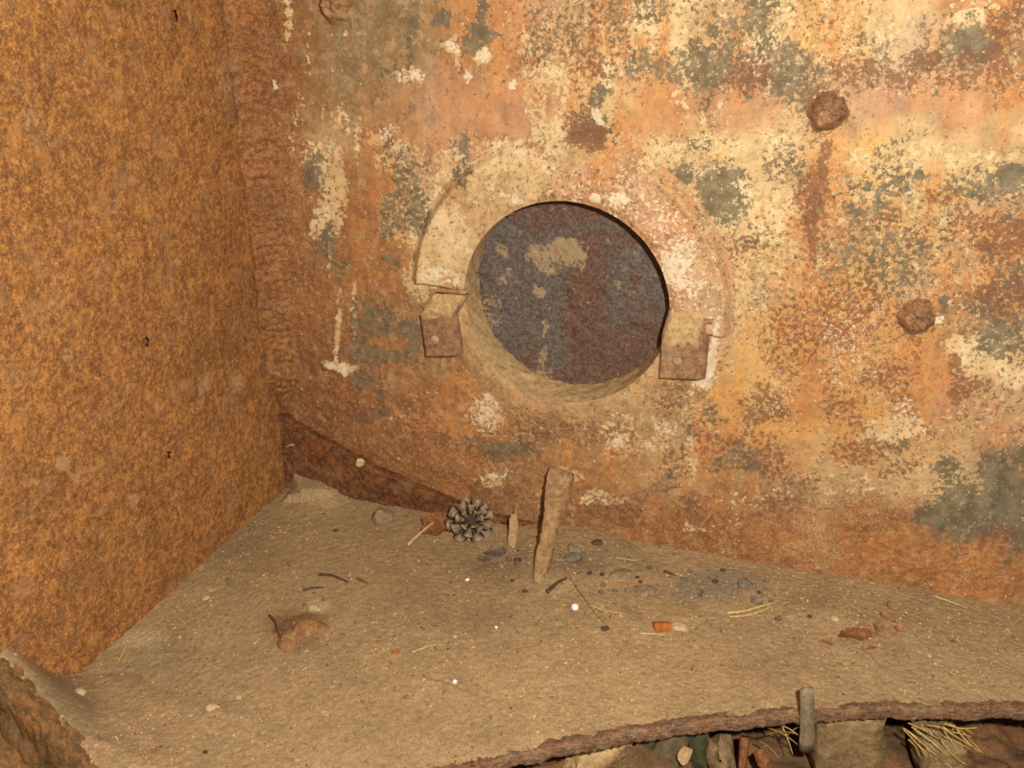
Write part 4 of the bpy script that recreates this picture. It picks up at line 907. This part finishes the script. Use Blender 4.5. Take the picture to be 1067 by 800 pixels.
# closing wall under the ledge, far back in the dark
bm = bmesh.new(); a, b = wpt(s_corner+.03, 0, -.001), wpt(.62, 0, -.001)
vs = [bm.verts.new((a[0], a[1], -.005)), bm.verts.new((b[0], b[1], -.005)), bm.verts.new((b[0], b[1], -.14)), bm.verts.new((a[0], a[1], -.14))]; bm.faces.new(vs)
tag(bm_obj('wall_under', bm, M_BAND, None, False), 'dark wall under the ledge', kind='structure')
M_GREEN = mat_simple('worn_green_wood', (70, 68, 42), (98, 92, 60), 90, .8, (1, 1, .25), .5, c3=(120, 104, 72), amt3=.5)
M_GREYW = mat_simple('grey_wood', (104, 86, 60), (132, 110, 76), 90, .85, (1, 1, .2), .6, c3=(88, 66, 44))
M_BLOCK = mat_simple('dirty_block', (134, 106, 70), (160, 128, 86), 120, .95, None, .8, .002, c3=(112, 84, 54))
M_TAB = mat_simple('olive_tab', (120, 106, 78), (142, 122, 88), 120, .85, None, .5, c3=(164, 136, 98), amt3=.6)
def slab(name, px, y, depth, mat, label, cat, seed, bev=.0025, jit=.0016):
    f = [at_y(u, v, y) for u, v in px]; c = sum(f)/len(f); bm = bmesh.new()
    A = [bm.verts.new(Vector(p-c)) for p in f]; B = [bm.verts.new(Vector(p-c)+Vector((0, depth, 0))) for p in f]
    bm.faces.new(A); bm.faces.new(B[::-1]); n = len(f)
    for i in range(n): bm.faces.new((A[i], B[i], B[(i+1) % n], A[(i+1) % n]))
    bmesh.ops.recalc_face_normals(bm, faces=bm.faces)
    bmesh.ops.bevel(bm, geom=list(bm.edges), offset=bev, segments=2, affect='EDGES')
    bmesh.ops.subdivide_edges(bm, edges=[e for e in bm.edges if e.calc_length() > .012], cuts=5, use_grid_fill=True)
    jitter(bm, jit, seed, 110); o = bm_obj(name, bm, mat, None, True); o.location = Vector(c)
    return tag(o, label, cat)
slab('board', [(672, 762), (693, 762), (668, 818), (648, 818)], YL, .03, M_GREEN, 'dark green board end below the ledge, left of the grey one', 'board', 501)
slab('board', [(694, 760), (722, 758), (706, 818), (670, 818)], YL-.006, .035, M_GREYW, 'grey brown weathered board end between two green ones', 'board', 502)
slab('board', [(724, 756), (741, 754), (736, 818), (714, 818)], YL+.004, .03, M_GREEN, 'dark green board end below the ledge, right of the grey one', 'board', 503)
slab('dirt_clod', [(600, 776), (640, 768), (664, 766), (650, 818), (585, 818)], YL-.012, .04, M_DUST, 'pale clod of dirt slumped below the ledge edge', 'clod', 504, .006, .004)
slab('block', [(856, 748), (924, 750), (926, 818), (850, 818)], YL-.004, .05, M_BLOCK, 'dirt covered block below the ledge, right of the olive tab', 'block', 505, .004, .0025)
slab('block', [(968, 778), (1010, 778), (1014, 818), (962, 818)], YL-.016, .04, M_BLOCK, 'small pale block below the ledge at far right', 'block', 506, .004, .002)
slab('metal_tab', [(835, 720), (849, 719), (849, 786), (834, 784)], RC[1]+RAD*math.sin(math.acos((at_y(842, 745, 1.03*H)[0]-RC[0])/RAD))-.0105, .005, M_TAB, 'upright olive grey tab standing against the ledge edge', 'tab', 507, .0012, .0008)
def lean(name, a, b, y0, y1, r, mat, label, cat, bend=(0, 0, 0), group=None):
    p, q = at_y(*a, y0), at_y(*b, y1); c = (p+q)/2
    pts = [p+(q-p)*t + np.array(bend)*math.sin(t*math.pi)-c for t in np.linspace(0, 1, 9)]
    o = bm_obj(name, tube_bm(pts, r, r*.6), mat); o.location = Vector(c); return tag(o, label, cat, group)
lean('stick', (776, 768), (772, 812), YL+.01, YL-.005, .0045, M_BARK, 'short reddish stick standing below the ledge, left of the tab', 'stick')
slab('clod', [(744, 780), (762, 776), (768, 818), (738, 818)], YL-.004, .03, M_BLOCK, 'brown lump of dirt beside the right green board', 'clod', 509, .006, .004)
for i, (a, b) in enumerate((((800, 758), (836, 780)), ((806, 754), (834, 768)), ((796, 766), (828, 764)), ((812, 752), (826, 786)), ((790, 772), (812, 790)), ((818, 768), (838, 756)))):
    lean('pine_needle', a, b, YL+.006, YL-.012, .0006, M_GOLD if i % 2 else M_STRAW2, 'dry needle in the tuft left of the olive tab below the ledge', 'needle', (0, 0, .003), 'dry needles left of the tab')
rng = random.Random(5)
for i in range(22):
    u0 = rng.uniform(935, 1005); v0 = rng.uniform(752, 775)
    lean('pine_needle', (u0, v0), (u0+rng.uniform(10, 34), v0+rng.uniform(4, 30)), YL-.004-rng.random()*.012, YL-.012-rng.random()*.012, .00055, (M_GOLD, M_STRAW, M_GOLD)[i % 3], 'golden dry needle in the heap below the ledge at far right', 'needle', (0, 0, rng.uniform(-.003, .004)), 'golden needles at far right below the ledge')
o = flake_obj('dry_leaf', 0, 0, 15, 22, M_LEAF, 'curled pale dry leaf in front of the right green board', 'leaf', 61, (math.radians(60), .4, -.3), .0008, 0, None, at_y(713, 786, YL-.016))
o = flake_obj('dry_leaf', 0, 0, 22, 18, M_BARK, 'brown dry leaf below the needles left of the tab', 'leaf', 63, (math.radians(40), .2, .6), .0008, 0, None, at_y(792, 790, YL-.008))
